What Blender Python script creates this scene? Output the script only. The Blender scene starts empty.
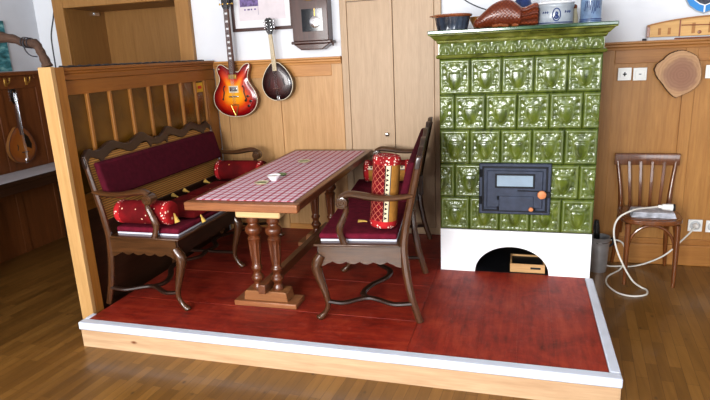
import bpy, math, random
from mathutils import Vector, Matrix
random.seed(7)
PI = math.pi
COL = bpy.context.scene.collection
FL = -0.154          # room floor; the platform top is z = 0
YW = 0.772           # face of the wainscot on the back wall
XL = -3.868          # left wall

# ------------------------------------------------------------------ helpers
def lin(c):
    def f(v):
        v /= 255.0
        return v / 12.92 if v <= 0.04045 else ((v + 0.055) / 1.055) ** 2.4
    return (f(c[0]), f(c[1]), f(c[2]), 1.0)

class MB:
    def __init__(s):
        s.v = []; s.f = []; s.m = []; s.attr = None
    def add(s, vs, fs, mi=0):
        b = len(s.v)
        s.v += [tuple(p) for p in vs]
        s.f += [tuple(b + i for i in q) for q in fs]
        s.m += [mi] * len(fs)
        return b
    def box(s, x0, x1, y0, y1, z0, z1, mi=0):
        if x0 > x1: x0, x1 = x1, x0
        if y0 > y1: y0, y1 = y1, y0
        if z0 > z1: z0, z1 = z1, z0
        vs = [(x0,y0,z0),(x1,y0,z0),(x1,y1,z0),(x0,y1,z0),(x0,y0,z1),(x1,y0,z1),(x1,y1,z1),(x0,y1,z1)]
        s.add(vs, [(3,2,1,0),(4,5,6,7),(0,1,5,4),(1,2,6,5),(2,3,7,6),(3,0,4,7)], mi)
        return s
    def tube(s, pts, r, seg=10, mi=0, sq=(1, 1), up=None, caps=True, rot=0.0):
        pts = [Vector(p) for p in pts]; n = len(pts)
        rs = r if isinstance(r, (list, tuple)) else [r] * n
        tg = []
        for i in range(n):
            a = pts[max(0, i - 1)]; b = pts[min(n - 1, i + 1)]
            t = (b - a); tg.append(t.normalized() if t.length > 1e-9 else Vector((0, 0, 1)))
        ref = Vector(up) if up else (Vector((0, 0, 1)) if abs(tg[0].z) < .9 else Vector((0, 1, 0)))
        nrm = (ref - tg[0] * ref.dot(tg[0])).normalized()
        vs = []
        for i in range(n):
            nrm = (nrm - tg[i] * nrm.dot(tg[i]))
            nrm = nrm.normalized() if nrm.length > 1e-6 else tg[i].orthogonal().normalized()
            bi = tg[i].cross(nrm)
            for k in range(seg):
                a = 2 * PI * k / seg + rot
                vs.append(pts[i] + nrm * (math.cos(a) * rs[i] * sq[0]) + bi * (math.sin(a) * rs[i] * sq[1]))
        fs = []
        for i in range(n - 1):
            for k in range(seg):
                k2 = (k + 1) % seg
                fs.append((i * seg + k, i * seg + k2, (i + 1) * seg + k2, (i + 1) * seg + k))
        if caps:
            fs.append(tuple(range(seg - 1, -1, -1))); fs.append(tuple((n - 1) * seg + k for k in range(seg)))
        s.add(vs, fs, mi)
        return s
    def lathe(s, prof, o=(0, 0, 0), seg=20, axis='Z', mi=0, flute=None, caps=True, ell=(1, 1)):
        vs = []
        for (r, h) in prof:
            for k in range(seg):
                a = 2 * PI * k / seg
                rr = r
                if flute and flute[0] <= h <= flute[1]:
                    rr = r * (1 - flute[2] * (0.5 + 0.5 * math.cos(a * flute[3])))
                c, d = rr * math.cos(a) * ell[0], rr * math.sin(a) * ell[1]
                if axis == 'Z': p = (o[0] + c, o[1] + d, o[2] + h)
                elif axis == 'Y': p = (o[0] + c, o[1] + h, o[2] - d)
                else: p = (o[0] + h, o[1] + c, o[2] + d)
                vs.append(p)
        n = len(prof); fs = []
        for i in range(n - 1):
            for k in range(seg):
                k2 = (k + 1) % seg
                fs.append((i * seg + k, i * seg + k2, (i + 1) * seg + k2, (i + 1) * seg + k))
        if caps:
            fs.append(tuple(range(seg - 1, -1, -1))); fs.append(tuple((n - 1) * seg + k for k in range(seg)))
        s.add(vs, fs, mi)
        return s
    def prism(s, poly, axis, a0, a1, mi=0):
        # poly in (x,z) for axis Y, (y,z) for X, (x,y) for Z
        def P(p, h):
            return (p[0], h, p[1]) if axis == 'Y' else ((h, p[0], p[1]) if axis == 'X' else (p[0], p[1], h))
        n = len(poly)
        vs = [P(p, a0) for p in poly] + [P(p, a1) for p in poly]
        fs = [tuple(range(n)), tuple(range(2 * n - 1, n - 1, -1))]
        for i in range(n):
            j = (i + 1) % n
            fs.append((i, i + n, j + n, j))
        s.add(vs, fs, mi)
        return s
    def ball(s, o, r, seg=12, ring=8, mi=0, sc=(1, 1, 1)):
        prof = [(max(1e-4, r * math.sin(PI * i / ring)), -r * math.cos(PI * i / ring)) for i in range(ring + 1)]
        vs = []
        for (rr, h) in prof:
            for k in range(seg):
                a = 2 * PI * k / seg
                vs.append((o[0] + rr * math.cos(a) * sc[0], o[1] + rr * math.sin(a) * sc[1], o[2] + h * sc[2]))
        fs = []
        for i in range(ring):
            for k in range(seg):
                k2 = (k + 1) % seg
                fs.append((i * seg + k, i * seg + k2, (i + 1) * seg + k2, (i + 1) * seg + k))
        s.add(vs, fs, mi)
        return s
    def grid(s, fn, nu, nv, mi=0, flip=False):
        vs = [fn(i / (nu - 1), j / (nv - 1)) for j in range(nv) for i in range(nu)]
        fs = []
        for j in range(nv - 1):
            for i in range(nu - 1):
                q = (j * nu + i, j * nu + i + 1, (j + 1) * nu + i + 1, (j + 1) * nu + i)
                fs.append(q[::-1] if flip else q)
        s.add(vs, fs, mi)
        return s
    def build(s, name, mats, parent=None, smooth=35, bevel=0, loc=None, rot=None, bseg=2, recalc=True, subd=0):
        me = bpy.data.meshes.new(name)
        me.from_pydata(s.v, [], s.f)
        if not isinstance(mats, (list, tuple)): mats = [mats]
        for m in mats: me.materials.append(m)
        me.polygons.foreach_set('material_index', s.m)
        me.update()
        if recalc:
            import bmesh
            bm = bmesh.new(); bm.from_mesh(me)
            bmesh.ops.recalc_face_normals(bm, faces=bm.faces)
            bm.to_mesh(me); bm.free()
        if smooth:
            me.polygons.foreach_set('use_smooth', [True] * len(me.polygons))
            me.set_sharp_from_angle(angle=math.radians(smooth))
        if s.attr is not None:
            a = me.attributes.new('relief', 'FLOAT', 'POINT')
            a.data.foreach_set('value', s.attr)
        o = bpy.data.objects.new(name, me)
        COL.objects.link(o)
        if parent: o.parent = parent
        if loc: o.location = loc
        if rot: o.rotation_euler = rot
        if bevel:
            b = o.modifiers.new('bevel', 'BEVEL'); b.width = bevel; b.segments = bseg; b.limit_method = 'ANGLE'; b.angle_limit = math.radians(40)
        if subd:
            d = o.modifiers.new('sub', 'SUBSURF'); d.levels = subd; d.render_levels = subd
        return o

def thing(name, label, cat, loc=(0, 0, 0), rz=0.0, group=None, kind=None):
    o = bpy.data.objects.new(name, None); COL.objects.link(o)
    o.empty_display_size = .1
    o.location = loc; o.rotation_euler = (0, 0, rz)
    if label: o['label'] = label
    if cat: o['category'] = cat
    if group: o['group'] = group
    if kind: o['kind'] = kind
    return o
def tag(o, label, cat, group=None):
    o['label'] = label; o['category'] = cat
    if group: o['group'] = group
    return o
def struct(o, label=None):
    o['kind'] = 'structure'
    if label: o['label'] = label
    return o
def dup(root, loc, rz, label, group=None):
    r = root.copy(); COL.objects.link(r); r.location = loc; r.rotation_euler = (0, 0, rz); r['label'] = label
    if group: r['group'] = group
    for ch in list(root.children):
        c = ch.copy(); COL.objects.link(c); c.parent = r
        for g in list(ch.children):
            d = g.copy(); COL.objects.link(d); d.parent = c
    return r

def spline(pts, n=6):
    """Catmull-Rom through pts (any dimension)."""
    out = []
    P = [Vector(p) for p in pts]
    P = [P[0] * 2 - P[1]] + P + [P[-1] * 2 - P[-2]]
    for i in range(1, len(P) - 2):
        for k in range(n):
            t = k / n
            a, b, c, d = P[i - 1], P[i], P[i + 1], P[i + 2]
            out.append(0.5 * ((2 * b) + (c - a) * t + (2 * a - 5 * b + 4 * c - d) * t * t + (3 * b - a - 3 * c + d) * t ** 3))
    out.append(P[-2])
    return out
def spl_r(pts_r, n=6):
    """points with radius as last component -> (pts, radii)"""
    s = spline([tuple(p) + () for p in pts_r], n) if len(pts_r[0]) <= 4 else None
    return [Vector(p[:3]) for p in s], [max(.001, p[3]) for p in s]

# ------------------------------------------------------------------ materials
class NT:
    def __init__(s, name):
        s.m = bpy.data.materials.new(name); s.m.use_nodes = True
        s.t = s.m.node_tree; s.n = s.t.nodes; s.l = s.t.links
        s.b = s.n['Principled BSDF']
    def node(s, t, **k):
        nd = s.n.new(t)
        for a, v in k.items(): setattr(nd, a, v)
        return nd
    def link(s, a, b): s.l.new(a, b)
    def coord(s, kind='Object', scale=(1, 1, 1), rot=(0, 0, 0)):
        tc = s.node('ShaderNodeTexCoord'); mp = s.node('ShaderNodeMapping')
        mp.inputs['Scale'].default_value = scale; mp.inputs['Rotation'].default_value = rot
        s.link(tc.outputs[kind], mp.inputs['Vector']); return mp.outputs['Vector']
    def noise(s, vec, scale=5, detail=4, rough=.55, dist=0):
        n = s.node('ShaderNodeTexNoise'); n.inputs['Scale'].default_value = scale; n.inputs['Detail'].default_value = detail
        n.inputs['Roughness'].default_value = rough; n.inputs['Distortion'].default_value = dist
        s.link(vec, n.inputs['Vector']); return n.outputs['Fac']
    def ramp(s, fac, stops, interp='LINEAR'):
        r = s.node('ShaderNodeValToRGB'); r.color_ramp.interpolation = interp
        e = r.color_ramp.elements
        while len(e) > 1: e.remove(e[-1])
        e[0].position = stops[0][0]; e[0].color = stops[0][1]
        for p, c in stops[1:]:
            x = e.new(p); x.color = c
        s.link(fac, r.inputs['Fac']); return r.outputs['Color']
    def mix(s, fac, a, b, mode='MIX'):
        m = s.node('ShaderNodeMix', data_type='RGBA', blend_type=mode)
        if isinstance(fac, (int, float)): m.inputs[0].default_value = fac
        else: s.link(fac, m.inputs[0])
        for i, x in ((6, a), (7, b)):
            if isinstance(x, tuple): m.inputs[i].default_value = x
            else: s.link(x, m.inputs[i])
        return m.outputs[2]
    def math(s, op, a, b=None, c=None):
        m = s.node('ShaderNodeMath', operation=op)
        for i, x in enumerate((a, b, c)):
            if x is None: continue
            if isinstance(x, (int, float)): m.inputs[i].default_value = x
            else: s.link(x, m.inputs[i])
        return m.outputs[0]
    def sep(s, vec):
        n = s.node('ShaderNodeSeparateXYZ'); s.link(vec, n.inputs[0]); return n.outputs
    def col(s, c):
        if isinstance(c, tuple): s.b.inputs['Base Color'].default_value = c
        else: s.link(c, s.b.inputs['Base Color'])
        return s
    def bump(s, h, strength=.3, dist=.01):
        b = s.node('ShaderNodeBump'); b.inputs['Strength'].default_value = strength; b.inputs['Distance'].default_value = dist
        s.link(h, b.inputs['Height']); s.link(b.outputs['Normal'], s.b.inputs['Normal']); return s
    def set(s, rough=.5, metal=0, spec=None, coat=0, sheen=0, trans=0, alpha=None):
        s.b.inputs['Roughness'].default_value = rough; s.b.inputs['Metallic'].default_value = metal
        if spec is not None: s.b.inputs['Specular IOR Level'].default_value = spec
        if coat: s.b.inputs['Coat Weight'].default_value = coat; s.b.inputs['Coat Roughness'].default_value = .08
        if sheen: s.b.inputs['Sheen Weight'].default_value = sheen
        if trans: s.b.inputs['Transmission Weight'].default_value = trans
        return s

def wood(name, dark, light, axis='Z', sc=1.0, rough=.4, coat=0, knots=False, blot=.25):
    t = NT(name)
    st = {'X': (.07, 1, 1), 'Y': (1, .07, 1), 'Z': (1, 1, .07)}[axis]
    v = t.coord('Object', tuple(q * sc for q in st))
    a = t.noise(v, 22, 5, .65, .6)
    b = t.noise(v, 95, 3, .6)
    f = t.math('MULTIPLY_ADD', b, .4, t.math('MULTIPLY', a, .7))
    c = t.ramp(f, [(.36, lin(dark)), (.72, lin(light))])
    w = t.noise(t.coord('Object', (1.3 * sc, 1.3 * sc, 1.3 * sc)), 2.2, 2)
    c = t.mix(t.math('MULTIPLY', w, blot * 1.3), c, lin(tuple(x * .6 for x in dark)), 'MIX')
    if knots:
        vo = t.node('ShaderNodeTexVoronoi'); vo.inputs['Scale'].default_value = 3.2
        st2 = {'X': (1, 2.2, 2.2), 'Y': (2.2, 1, 2.2), 'Z': (2.2, 2.2, 1)}[axis]
        t.link(t.coord('Object', st2), vo.inputs['Vector'])
        k = t.ramp(vo.outputs['Distance'], [(.03, (1, 1, 1, 1)), (.09, (0, 0, 0, 1))])
        c = t.mix(k, c, lin((110, 62, 30)))
    t.col(c).set(rough=rough, coat=coat)
    t.bump(f, .06, .004)
    return t.m

def plain(name, c, rough=.5, metal=0, coat=0, var=.12, vs=6, bump=0, sheen=0, spec=None):
    t = NT(name)
    n = t.noise(t.coord(), vs, 4)
    d = tuple(x * (1 - var) for x in c)
    t.col(t.ramp(n, [(.35, lin(d)), (.65, lin(c))])).set(rough=rough, metal=metal, coat=coat, sheen=sheen, spec=spec)
    if bump: t.bump(t.noise(t.coord(), vs * 40, 2), bump, .002)
    return t.m

def fabric(name, c, var=.2):
    t = NT(name)
    n = t.noise(t.coord(), 30, 3); n2 = t.noise(t.coord(), 400, 2)
    t.col(t.ramp(n, [(.3, lin(tuple(x * (1 - var) for x in c))), (.7, lin(c))])).set(rough=.95, spec=.12)
    t.bump(n2, .25, .002)
    return t.m

def specks(name, base, spot, scale=26, th=.22, rough=.85, base2=None):
    """woven cloth with small scattered light motifs"""
    t = NT(name)
    v = t.coord()
    vo = t.node('ShaderNodeTexVoronoi'); vo.inputs['Scale'].default_value = scale; t.link(v, vo.inputs['Vector'])
    n = t.noise(v, 7, 2)
    bc = t.ramp(n, [(.35, lin(base2 or tuple(x * .7 for x in base))), (.65, lin(base))])
    k = t.ramp(vo.outputs['Distance'], [(th * .7, (1, 1, 1, 1)), (th, (0, 0, 0, 1))])
    sel = t.sep(vo.outputs['Color'])[0]
    k = t.math('MULTIPLY', k, t.math('GREATER_THAN', sel, .45))
    t.col(t.mix(k, bc, lin(spot))).set(rough=rough, spec=.15)
    t.bump(t.noise(v, 300, 2), .2, .002)
    return t.m

M = {}
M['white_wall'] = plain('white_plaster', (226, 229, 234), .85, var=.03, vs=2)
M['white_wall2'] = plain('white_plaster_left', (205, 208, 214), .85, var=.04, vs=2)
M['white_paint'] = plain('white_paint', (238, 240, 242), .7, var=.02, vs=2)
M['edge_white'] = plain('grey_white_edging', (204, 210, 222), .5, var=.05)
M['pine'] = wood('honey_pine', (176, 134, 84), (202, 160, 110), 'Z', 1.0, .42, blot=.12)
M['pine_x'] = wood('honey_pine_rails', (172, 116, 56), (200, 146, 82), 'X', 1.0, .42, blot=.12)
M['pine_r'] = wood('amber_pine', (158, 108, 52), (186, 136, 74), 'Z', 1.0, .42, blot=.2)
M['pine_rx'] = wood('amber_pine_rails', (152, 100, 46), (178, 126, 66), 'X', 1.0, .42, blot=.2)
M['oak'] = wood('pale_oak_veneer', (172, 144, 112), (190, 162, 130), 'Z', 1.6, .45, blot=.08)
M['door_wood'] = wood('ochre_door_wood', (142, 102, 54), (162, 120, 68), 'Z', 1.2, .45, blot=.12)
M['door_frame'] = wood('ochre_door_frame', (148, 106, 54), (168, 124, 70), 'Z', 1.0, .45, blot=.1)
M['post'] = wood('pale_post_pine', (174, 136, 86), (194, 156, 106), 'Z', 1.0, .4, blot=.1)
M['post_dark'] = wood('brown_stained_pine', (132, 80, 26), (162, 104, 42), 'Y', 1.0, .4, blot=.2)
M['post_dark_z'] = wood('brown_stained_mullions', (142, 92, 34), (172, 116, 52), 'Z', 1.0, .4, blot=.2)
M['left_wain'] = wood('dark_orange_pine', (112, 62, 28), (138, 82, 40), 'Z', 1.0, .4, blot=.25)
M['walnut'] = wood('dark_walnut', (52, 32, 16), (96, 62, 34), 'X', 1.6, .28, coat=.4)
M['walnut_z'] = wood('dark_walnut_turned', (54, 32, 18), (96, 60, 34), 'Z', 1.6, .26, coat=.45)
M['walnut_dark'] = wood('blackened_walnut', (34, 20, 14), (60, 36, 24), 'Y', 1.6, .35, coat=.3)
M['chest'] = wood('chestnut_table_wood', (86, 48, 26), (128, 78, 46), 'Y', 1.4, .35, coat=.25)
M['chest_x'] = wood('chestnut_table_edge', (116, 70, 42), (164, 108, 68), 'X', 1.4, .35, coat=.25)
M['chest_z'] = wood('chestnut_turned', (78, 40, 20), (128, 72, 40), 'Z', 1.4, .3, coat=.3)
M['pale_block'] = wood('pale_maple_block', (206, 172, 120), (224, 194, 146), 'X', 1.4, .5, blot=.06)
M['block'] = wood('tan_base_block', (120, 76, 42), (156, 106, 64), 'X', 1.4, .45, blot=.12)
M['fascia'] = wood('knotty_spruce', (172, 138, 104), (198, 168, 134), 'X', .8, .6, knots=True, blot=.1)
M['chair'] = wood('reddish_bentwood', (90, 48, 20), (130, 76, 34), 'Z', 1.4, .22, coat=.4)
M['clock'] = wood('dark_clock_wood', (58, 32, 26), (86, 50, 40), 'Z', 1.4, .35, coat=.3)
M['crate'] = wood('raw_crate_wood', (176, 134, 84), (204, 166, 116), 'X', 1.2, .65, blot=.1)
M['desk'] = wood('dark_desk_wood', (50, 28, 16), (74, 44, 26), 'Y', 1.2, .4)
M['branch'] = wood('weathered_branch', (54, 36, 26), (88, 62, 46), 'X', 2.0, .85, blot=.3)
M['boat'] = wood('light_boat_wood', (196, 152, 92), (220, 180, 120), 'X', 1.2, .5, blot=.05)
M['boat_dark'] = wood('boat_rim_wood', (160, 108, 54), (186, 132, 74), 'X', 1.2, .5)
M['slice_bark'] = plain('slice_bark', (112, 78, 50), .9, var=.4, vs=30, bump=.5)
M['iron'] = plain('blue_grey_cast_iron', (58, 66, 84), .5, metal=.3, var=.15, vs=20, bump=.15)
M['iron_dark'] = plain('dark_iron', (26, 28, 34), .5, metal=.4, var=.2)
M['copper'] = plain('copper_knob', (214, 140, 92), .4, metal=.2, var=.1, vs=40)
M['steel'] = plain('brushed_steel', (190, 190, 192), .38, metal=.7, var=.12, vs=9)
M['chrome'] = plain('chrome', (220, 220, 222), .15, metal=1, var=.03)
M['brass'] = plain('brass', (206, 170, 92), .3, metal=.9, var=.08)
M['black'] = plain('black_lacquer', (16, 15, 15), .25, coat=.3, var=.1)
M['blackmat'] = plain('black_matt', (20, 20, 21), .7, var=.1)
M['plastic'] = plain('white_plastic', (232, 232, 228), .35, var=.02)
M['plastic_s'] = plain('white_plastic_recess', (196, 198, 198), .4, var=.02)
M['burg'] = fabric('burgundy_velvet', (84, 20, 36))  # deepened so the colour itself carries the shadow on the back cushions
M['burg_l'] = fabric('burgundy_velvet_light', (108, 26, 46))
M['foam'] = plain('pale_seat_pad', (206, 208, 220), .8, var=.05)
M['red_sp'] = specks('red_woven_cloth', (128, 20, 26), (216, 176, 150), 30, .2)
M['red_dk'] = specks('dark_red_woven_cloth', (112, 14, 18), (200, 160, 90), 24, .16)
M['red_band'] = specks('red_white_border', (180, 40, 44), (235, 214, 200), 70, .42)
M['red_end'] = specks('red_bolster_end', (170, 32, 36), (220, 178, 160), 22, .24)
t = NT('red_lattice_cloth')
v = t.coord('Object', (1, 1, 1))
x_, y_, z_ = t.sep(v)
an = t.math('MULTIPLY', t.math('ARCTAN2', y_, x_), 2.2)
zz_ = t.math('MULTIPLY', z_, 26)
def tri(e): return t.math('ABSOLUTE', t.math('SUBTRACT', t.math('FRACT', t.math('ADD', e, 50)), .5))
l1 = t.math('LESS_THAN', tri(t.math('ADD', an, zz_)), .07); l2 = t.math('LESS_THAN', tri(t.math('SUBTRACT', an, zz_)), .07)
k_ = t.math('MULTIPLY', t.math('MAXIMUM', l1, l2), .6)
t.col(t.mix(k_, t.ramp(t.noise(v, 9, 2), [(.35, lin((92, 12, 20))), (.65, lin((124, 20, 28)))]), lin((196, 120, 96)))).set(rough=.9, spec=.15)
M['red_lat'] = t.m
M['gold'] = fabric('gold_cloth', (176, 126, 60), .12)
M['cream'] = fabric('cream_cloth', (226, 210, 178), .08)
M['tassel'] = fabric('gold_tassel', (214, 178, 96), .25)
M['porc'] = plain('white_porcelain', (236, 238, 240), .2, coat=.3, var=.02)
M['dish_beige'] = plain('beige_dish', (200, 190, 160), .4, var=.1, vs=30)
M['leaf'] = plain('green_glass_dish', (120, 140, 90), .35, var=.3, vs=40)
M['cable'] = plain('white_cable', (214, 212, 204), .45, var=.03)
M['cable_dk'] = plain('dark_cable', (40, 42, 50), .5, var=.1)
M['paper'] = plain('grey_newsprint', (206, 208, 216), .6, var=.25, vs=22)
M['rim_brown'] = plain('brown_clay_glaze', (150, 84, 46), .25, coat=.5, var=.2, vs=12)
M['mug'] = plain('stoneware_blue_grey', (120, 146, 178), .3, coat=.3, var=.25, vs=14)
M['crock'] = plain('stoneware_grey', (168, 176, 184), .35, coat=.25, var=.12, vs=14)
M['cobalt'] = plain('cobalt_paint', (44, 66, 120), .35, var=.2, vs=30)
M['teal'] = None
M['shield_blue'] = plain('shield_blue', (50, 140, 210), .4, var=.06)
M['shield_dark'] = plain('shield_dark_field', (74, 78, 92), .5, var=.35, vs=60)
M['sticker'] = plain('yellow_card', (214, 176, 50), .6, var=.06)
M['sticker_red'] = plain('red_print', (206, 60, 40), .6, var=.05)
M['purple'] = plain('purple_ink', (134, 116, 168), .8, var=.3, vs=40)
M['mat_board'] = plain('cream_mat_board', (230, 230, 232), .7, var=.03)
M['print_paper'] = plain('print_paper', (222, 214, 218), .7, var=.06, vs=8)
M['cloth_white'] = plain('white_table_cloth', (196, 196, 202), .85, var=.06)

# olive pool glaze, paler where the relief stands high
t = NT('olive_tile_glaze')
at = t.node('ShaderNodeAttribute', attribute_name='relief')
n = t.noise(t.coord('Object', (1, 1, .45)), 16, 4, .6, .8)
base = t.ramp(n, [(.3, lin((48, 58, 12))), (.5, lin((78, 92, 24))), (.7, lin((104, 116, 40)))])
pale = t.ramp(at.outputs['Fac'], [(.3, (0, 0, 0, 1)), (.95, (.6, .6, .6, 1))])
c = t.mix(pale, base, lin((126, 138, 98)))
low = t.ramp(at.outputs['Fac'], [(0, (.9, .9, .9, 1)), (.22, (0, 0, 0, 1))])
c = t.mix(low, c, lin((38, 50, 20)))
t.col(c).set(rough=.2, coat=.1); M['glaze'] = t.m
t.bump(t.noise(t.coord(), 70, 3), .12, .004)
t = NT('green_cornice_glaze')
n = t.noise(t.coord('Object', (.5, 1, 1)), 14, 4, .6, .8)
t.col(t.ramp(n, [(.3, lin((62, 68, 22))), (.55, lin((106, 112, 46))), (.75, lin((140, 144, 80)))])).set(rough=.13, coat=.35)
t.bump(t.noise(t.coord(), 40, 3), .1, .004); M['glaze_c'] = t.m
M['glaze_top'] = plain('dark_green_glaze', (44, 84, 48), .15, coat=.5, var=.3, vs=10)
M['grout'] = plain('dark_joint', (70, 74, 56), .8, var=.1)

# nook plaster, beige brown with uneven darker patches
M['nook'] = plain('beige_brown_plaster', (150, 122, 92), .9, var=.35, vs=5)

# frosted amber glass of the divider
t = NT('amber_cathedral_glass')
v = t.coord('Object', (1, 1, 1))
t.col(t.ramp(t.noise(v, 4, 2), [(.3, lin((96, 64, 14))), (.7, lin((136, 94, 28)))])).set(rough=.22, trans=.35)
t.bump(t.noise(v, 90, 2), .35, .004); M['amber'] = t.m

# fire-door pane
M['pane'] = plain('fire_glass', (150, 170, 186), .08, var=.06, coat=.5)
M['clock_glass'] = plain('clock_dark_interior', (34, 36, 42), .08, coat=.6, var=.1)

# floor parquet: strips running into the room
t = NT('parquet')
v = t.coord('Object', (1, 1, 1), (0, 0, math.radians(95)))
br = t.node('ShaderNodeTexBrick', offset=.37, offset_frequency=2, squash=1)
t.link(v, br.inputs['Vector'])
br.inputs['Scale'].default_value = 1
br.inputs['Brick Width'].default_value = .40; br.inputs['Row Height'].default_value = .056
br.inputs['Mortar Size'].default_value = .0012; br.inputs['Mortar Smooth'].default_value = .3
br.inputs['Color1'].default_value = (0, 0, 0, 1); br.inputs['Color2'].default_value = (1, 1, 1, 1); br.inputs['Mortar'].default_value = (.0, .0, .0, 1)
br.inputs['Bias'].default_value = 0
g = t.noise(t.coord('Object', (1, .08, 1), (0, 0, math.radians(-5))), 30, 5, .65, .4)
bl = t.noise(t.coord(), 1.6, 3)
f = t.math('MULTIPLY_ADD', g, .55, t.math('MULTIPLY', t.sep(br.outputs['Color'])[0], .30))
c = t.ramp(f, [(.15, lin((88, 60, 22))), (.42, lin((120, 84, 36))), (.75, lin((150, 110, 54)))])
c = t.mix(t.math('MULTIPLY', br.outputs['Fac'], .8), c, lin((60, 34, 14)))
c = t.mix(t.math('MULTIPLY', bl, .35), c, lin((92, 60, 24)))
kn = t.node('ShaderNodeTexVoronoi'); kn.inputs['Scale'].default_value = 5.5; t.link(t.coord('Object', (1.5, 1, 1)), kn.inputs['Vector'])
c = t.mix(t.ramp(kn.outputs['Distance'], [(.03, (.7, .7, .7, 1)), (.1, (0, 0, 0, 1))]), c, lin((50, 28, 12)))
t.col(c).set(rough=.3, coat=.12); t.bump(g, .05, .003)
M['floor'] = t.m

# red varnished platform boards (axis X or Y)
def redboards(name, axis):
    t = NT(name)
    sc = (.12, 1, 1) if axis == 'X' else (1, .12, 1)
    g = t.noise(t.coord('Object', sc), 26, 5, .7, .3)
    b = t.noise(t.coord(), 5, 5, .7, .5)
    b2 = t.noise(t.coord(), 1.7, 3)
    f = t.math('MULTIPLY_ADD', g, .45, t.math('MULTIPLY', b, .55))
    c = t.ramp(f, [(.33, lin((84, 18, 10))), (.5, lin((138, 38, 22))), (.68, lin((168, 66, 38)))])
    sc_ = t.noise(t.coord('Object', (3, 3, 3)), 6, 6, .75)
    c = t.mix(t.ramp(sc_, [(.55, (0, 0, 0, 1)), (.75, (.4, .4, .4, 1))]), c, lin((158, 96, 84)))
    t.col(c)
    r = t.ramp(b2, [(.3, (.40, .40, .40, 1)), (.7, (.60, .60, .60, 1))])
    t.link(r, t.b.inputs['Roughness'])
    t.bump(g, .08, .003)
    return t.m
M['red_x'] = redboards('red_varnished_boards_across', 'X')
M['red_y'] = redboards('red_varnished_boards_deep', 'Y')

# checked table runner
t = NT('red_white_check')
X, Y, Z = t.sep(t.coord())
def stripe(src, per, w, off=0):
    m = t.math('FRACT', t.math('ADD', t.math('DIVIDE', src, per), off + 100))
    return t.math('LESS_THAN', m, w)
a = stripe(X, .052, .34); a2 = stripe(X, .052, .1, .35)
b_ = stripe(Y, .06, .42); b2_ = stripe(Y, .06, .1, .3)
s_ = t.math('MULTIPLY', t.math('ADD', t.math('MULTIPLY', a, .62), t.math('ADD', t.math('MULTIPLY', b_, .34), t.math('MULTIPLY', t.math('ADD', a2, b2_), .2))), 1)
c = t.ramp(s_, [(0, lin((226, 218, 226))), (.4, lin((206, 150, 166))), (1, lin((164, 36, 56)))])
t.col(c).set(rough=.75, spec=.3); t.bump(t.noise(t.coord(), 300, 2), .15, .002)
M['check'] = t.m

# woven cane of the bench backs
t = NT('woven_cane')
w1 = t.node('ShaderNodeTexWave', wave_type='BANDS', bands_direction='Z'); w1.inputs['Scale'].default_value = 22; w1.inputs['Distortion'].default_value = .6
w2 = t.node('ShaderNodeTexWave', wave_type='BANDS', bands_direction='Y'); w2.inputs['Scale'].default_value = 22
t.link(t.coord(), w1.inputs['Vector']); t.link(t.coord(), w2.inputs['Vector'])
f = t.math('MULTIPLY', w1.outputs['Fac'], t.math('MULTIPLY_ADD', w2.outputs['Fac'], .4, .6))
t.col(t.ramp(f, [(.1, lin((112, 76, 34))), (.6, lin((180, 132, 66)))])).set(rough=.55)
t.bump(f, .3, .004); M['cane'] = t.m

# sunburst guitar top: yellow heart to dark red edge
t = NT('sunburst_finish')
at = t.node('ShaderNodeAttribute', attribute_name='relief')
t.col(t.ramp(at.outputs['Fac'], [(0, lin((250, 190, 40))), (.35, lin((246, 160, 28))), (.6, lin((214, 66, 16))), (.82, lin((144, 12, 12))), (1, lin((84, 4, 12)))])).set(rough=.15, coat=.6)
M['sunburst'] = t.m
M['guitar_side'] = plain('cherry_red_side', (130, 14, 18), .2, coat=.5, var=.1)
M['binding'] = plain('cream_binding', (230, 220, 196), .4, var=.03)
M['rosewood'] = wood('rosewood_board', (70, 40, 28), (104, 64, 46), 'Z', 2, .45)
t = NT('brown_mandolin_burst')
at = t.node('ShaderNodeAttribute', attribute_name='relief')
t.col(t.ramp(at.outputs['Fac'], [(0, lin((84, 26, 20))), (.5, lin((56, 14, 14))), (1, lin((22, 8, 10)))])).set(rough=.25, coat=.35)
M['mando_dark'] = t.m
t = NT('amber_mandolin_top')
at = t.node('ShaderNodeAttribute', attribute_name='relief')
t.col(t.ramp(at.outputs['Fac'], [(0, lin((190, 120, 50))), (1, lin((140, 76, 30)))])).set(rough=.25, coat=.5)
M['mando_amber'] = t.m
# wood slice rings
t = NT('tree_rings')
v = t.coord('Object', (1, 1, 1))
w = t.node('ShaderNodeTexWave', wave_type='RINGS', rings_direction='Y'); w.inputs['Scale'].default_value = 16; w.inputs['Distortion'].default_value = 3; w.inputs['Detail'].default_value = 3
w.inputs['Detail Scale'].default_value = 2
t.link(v, w.inputs['Vector'])
xyz = t.sep(v)
rad = t.math('SQRT', t.math('ADD', t.math('POWER', xyz[0], 2), t.math('POWER', xyz[2], 2)))
rad = t.math('ADD', rad, t.math('MULTIPLY', t.math('SUBTRACT', t.noise(v, 12, 4), .5), .09))
core = t.ramp(rad, [(.05, lin((144, 104, 80))), (.09, lin((150, 112, 86))), (.125, lin((182, 144, 104)))])
t.col(t.mix(t.math('MULTIPLY', w.outputs['Fac'], .22), core, lin((116, 74, 48)))).set(rough=.5)
M['rings'] = t.m
# teal painting
t = NT('teal_painting')
v = t.coord('Object', (1, 2, 5))
t.col(t.ramp(t.noise(v, 5, 4), [(.3, lin((20, 60, 64))), (.5, lin((60, 130, 140))), (.7, lin((150, 196, 196)))])).set(rough=.5)
M['teal'] = t.m
# fluted dark bowl glaze
M['bowl_dk'] = plain('slate_bowl_glaze', (66, 76, 92), .25, coat=.4, var=.55, vs=9)
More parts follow.
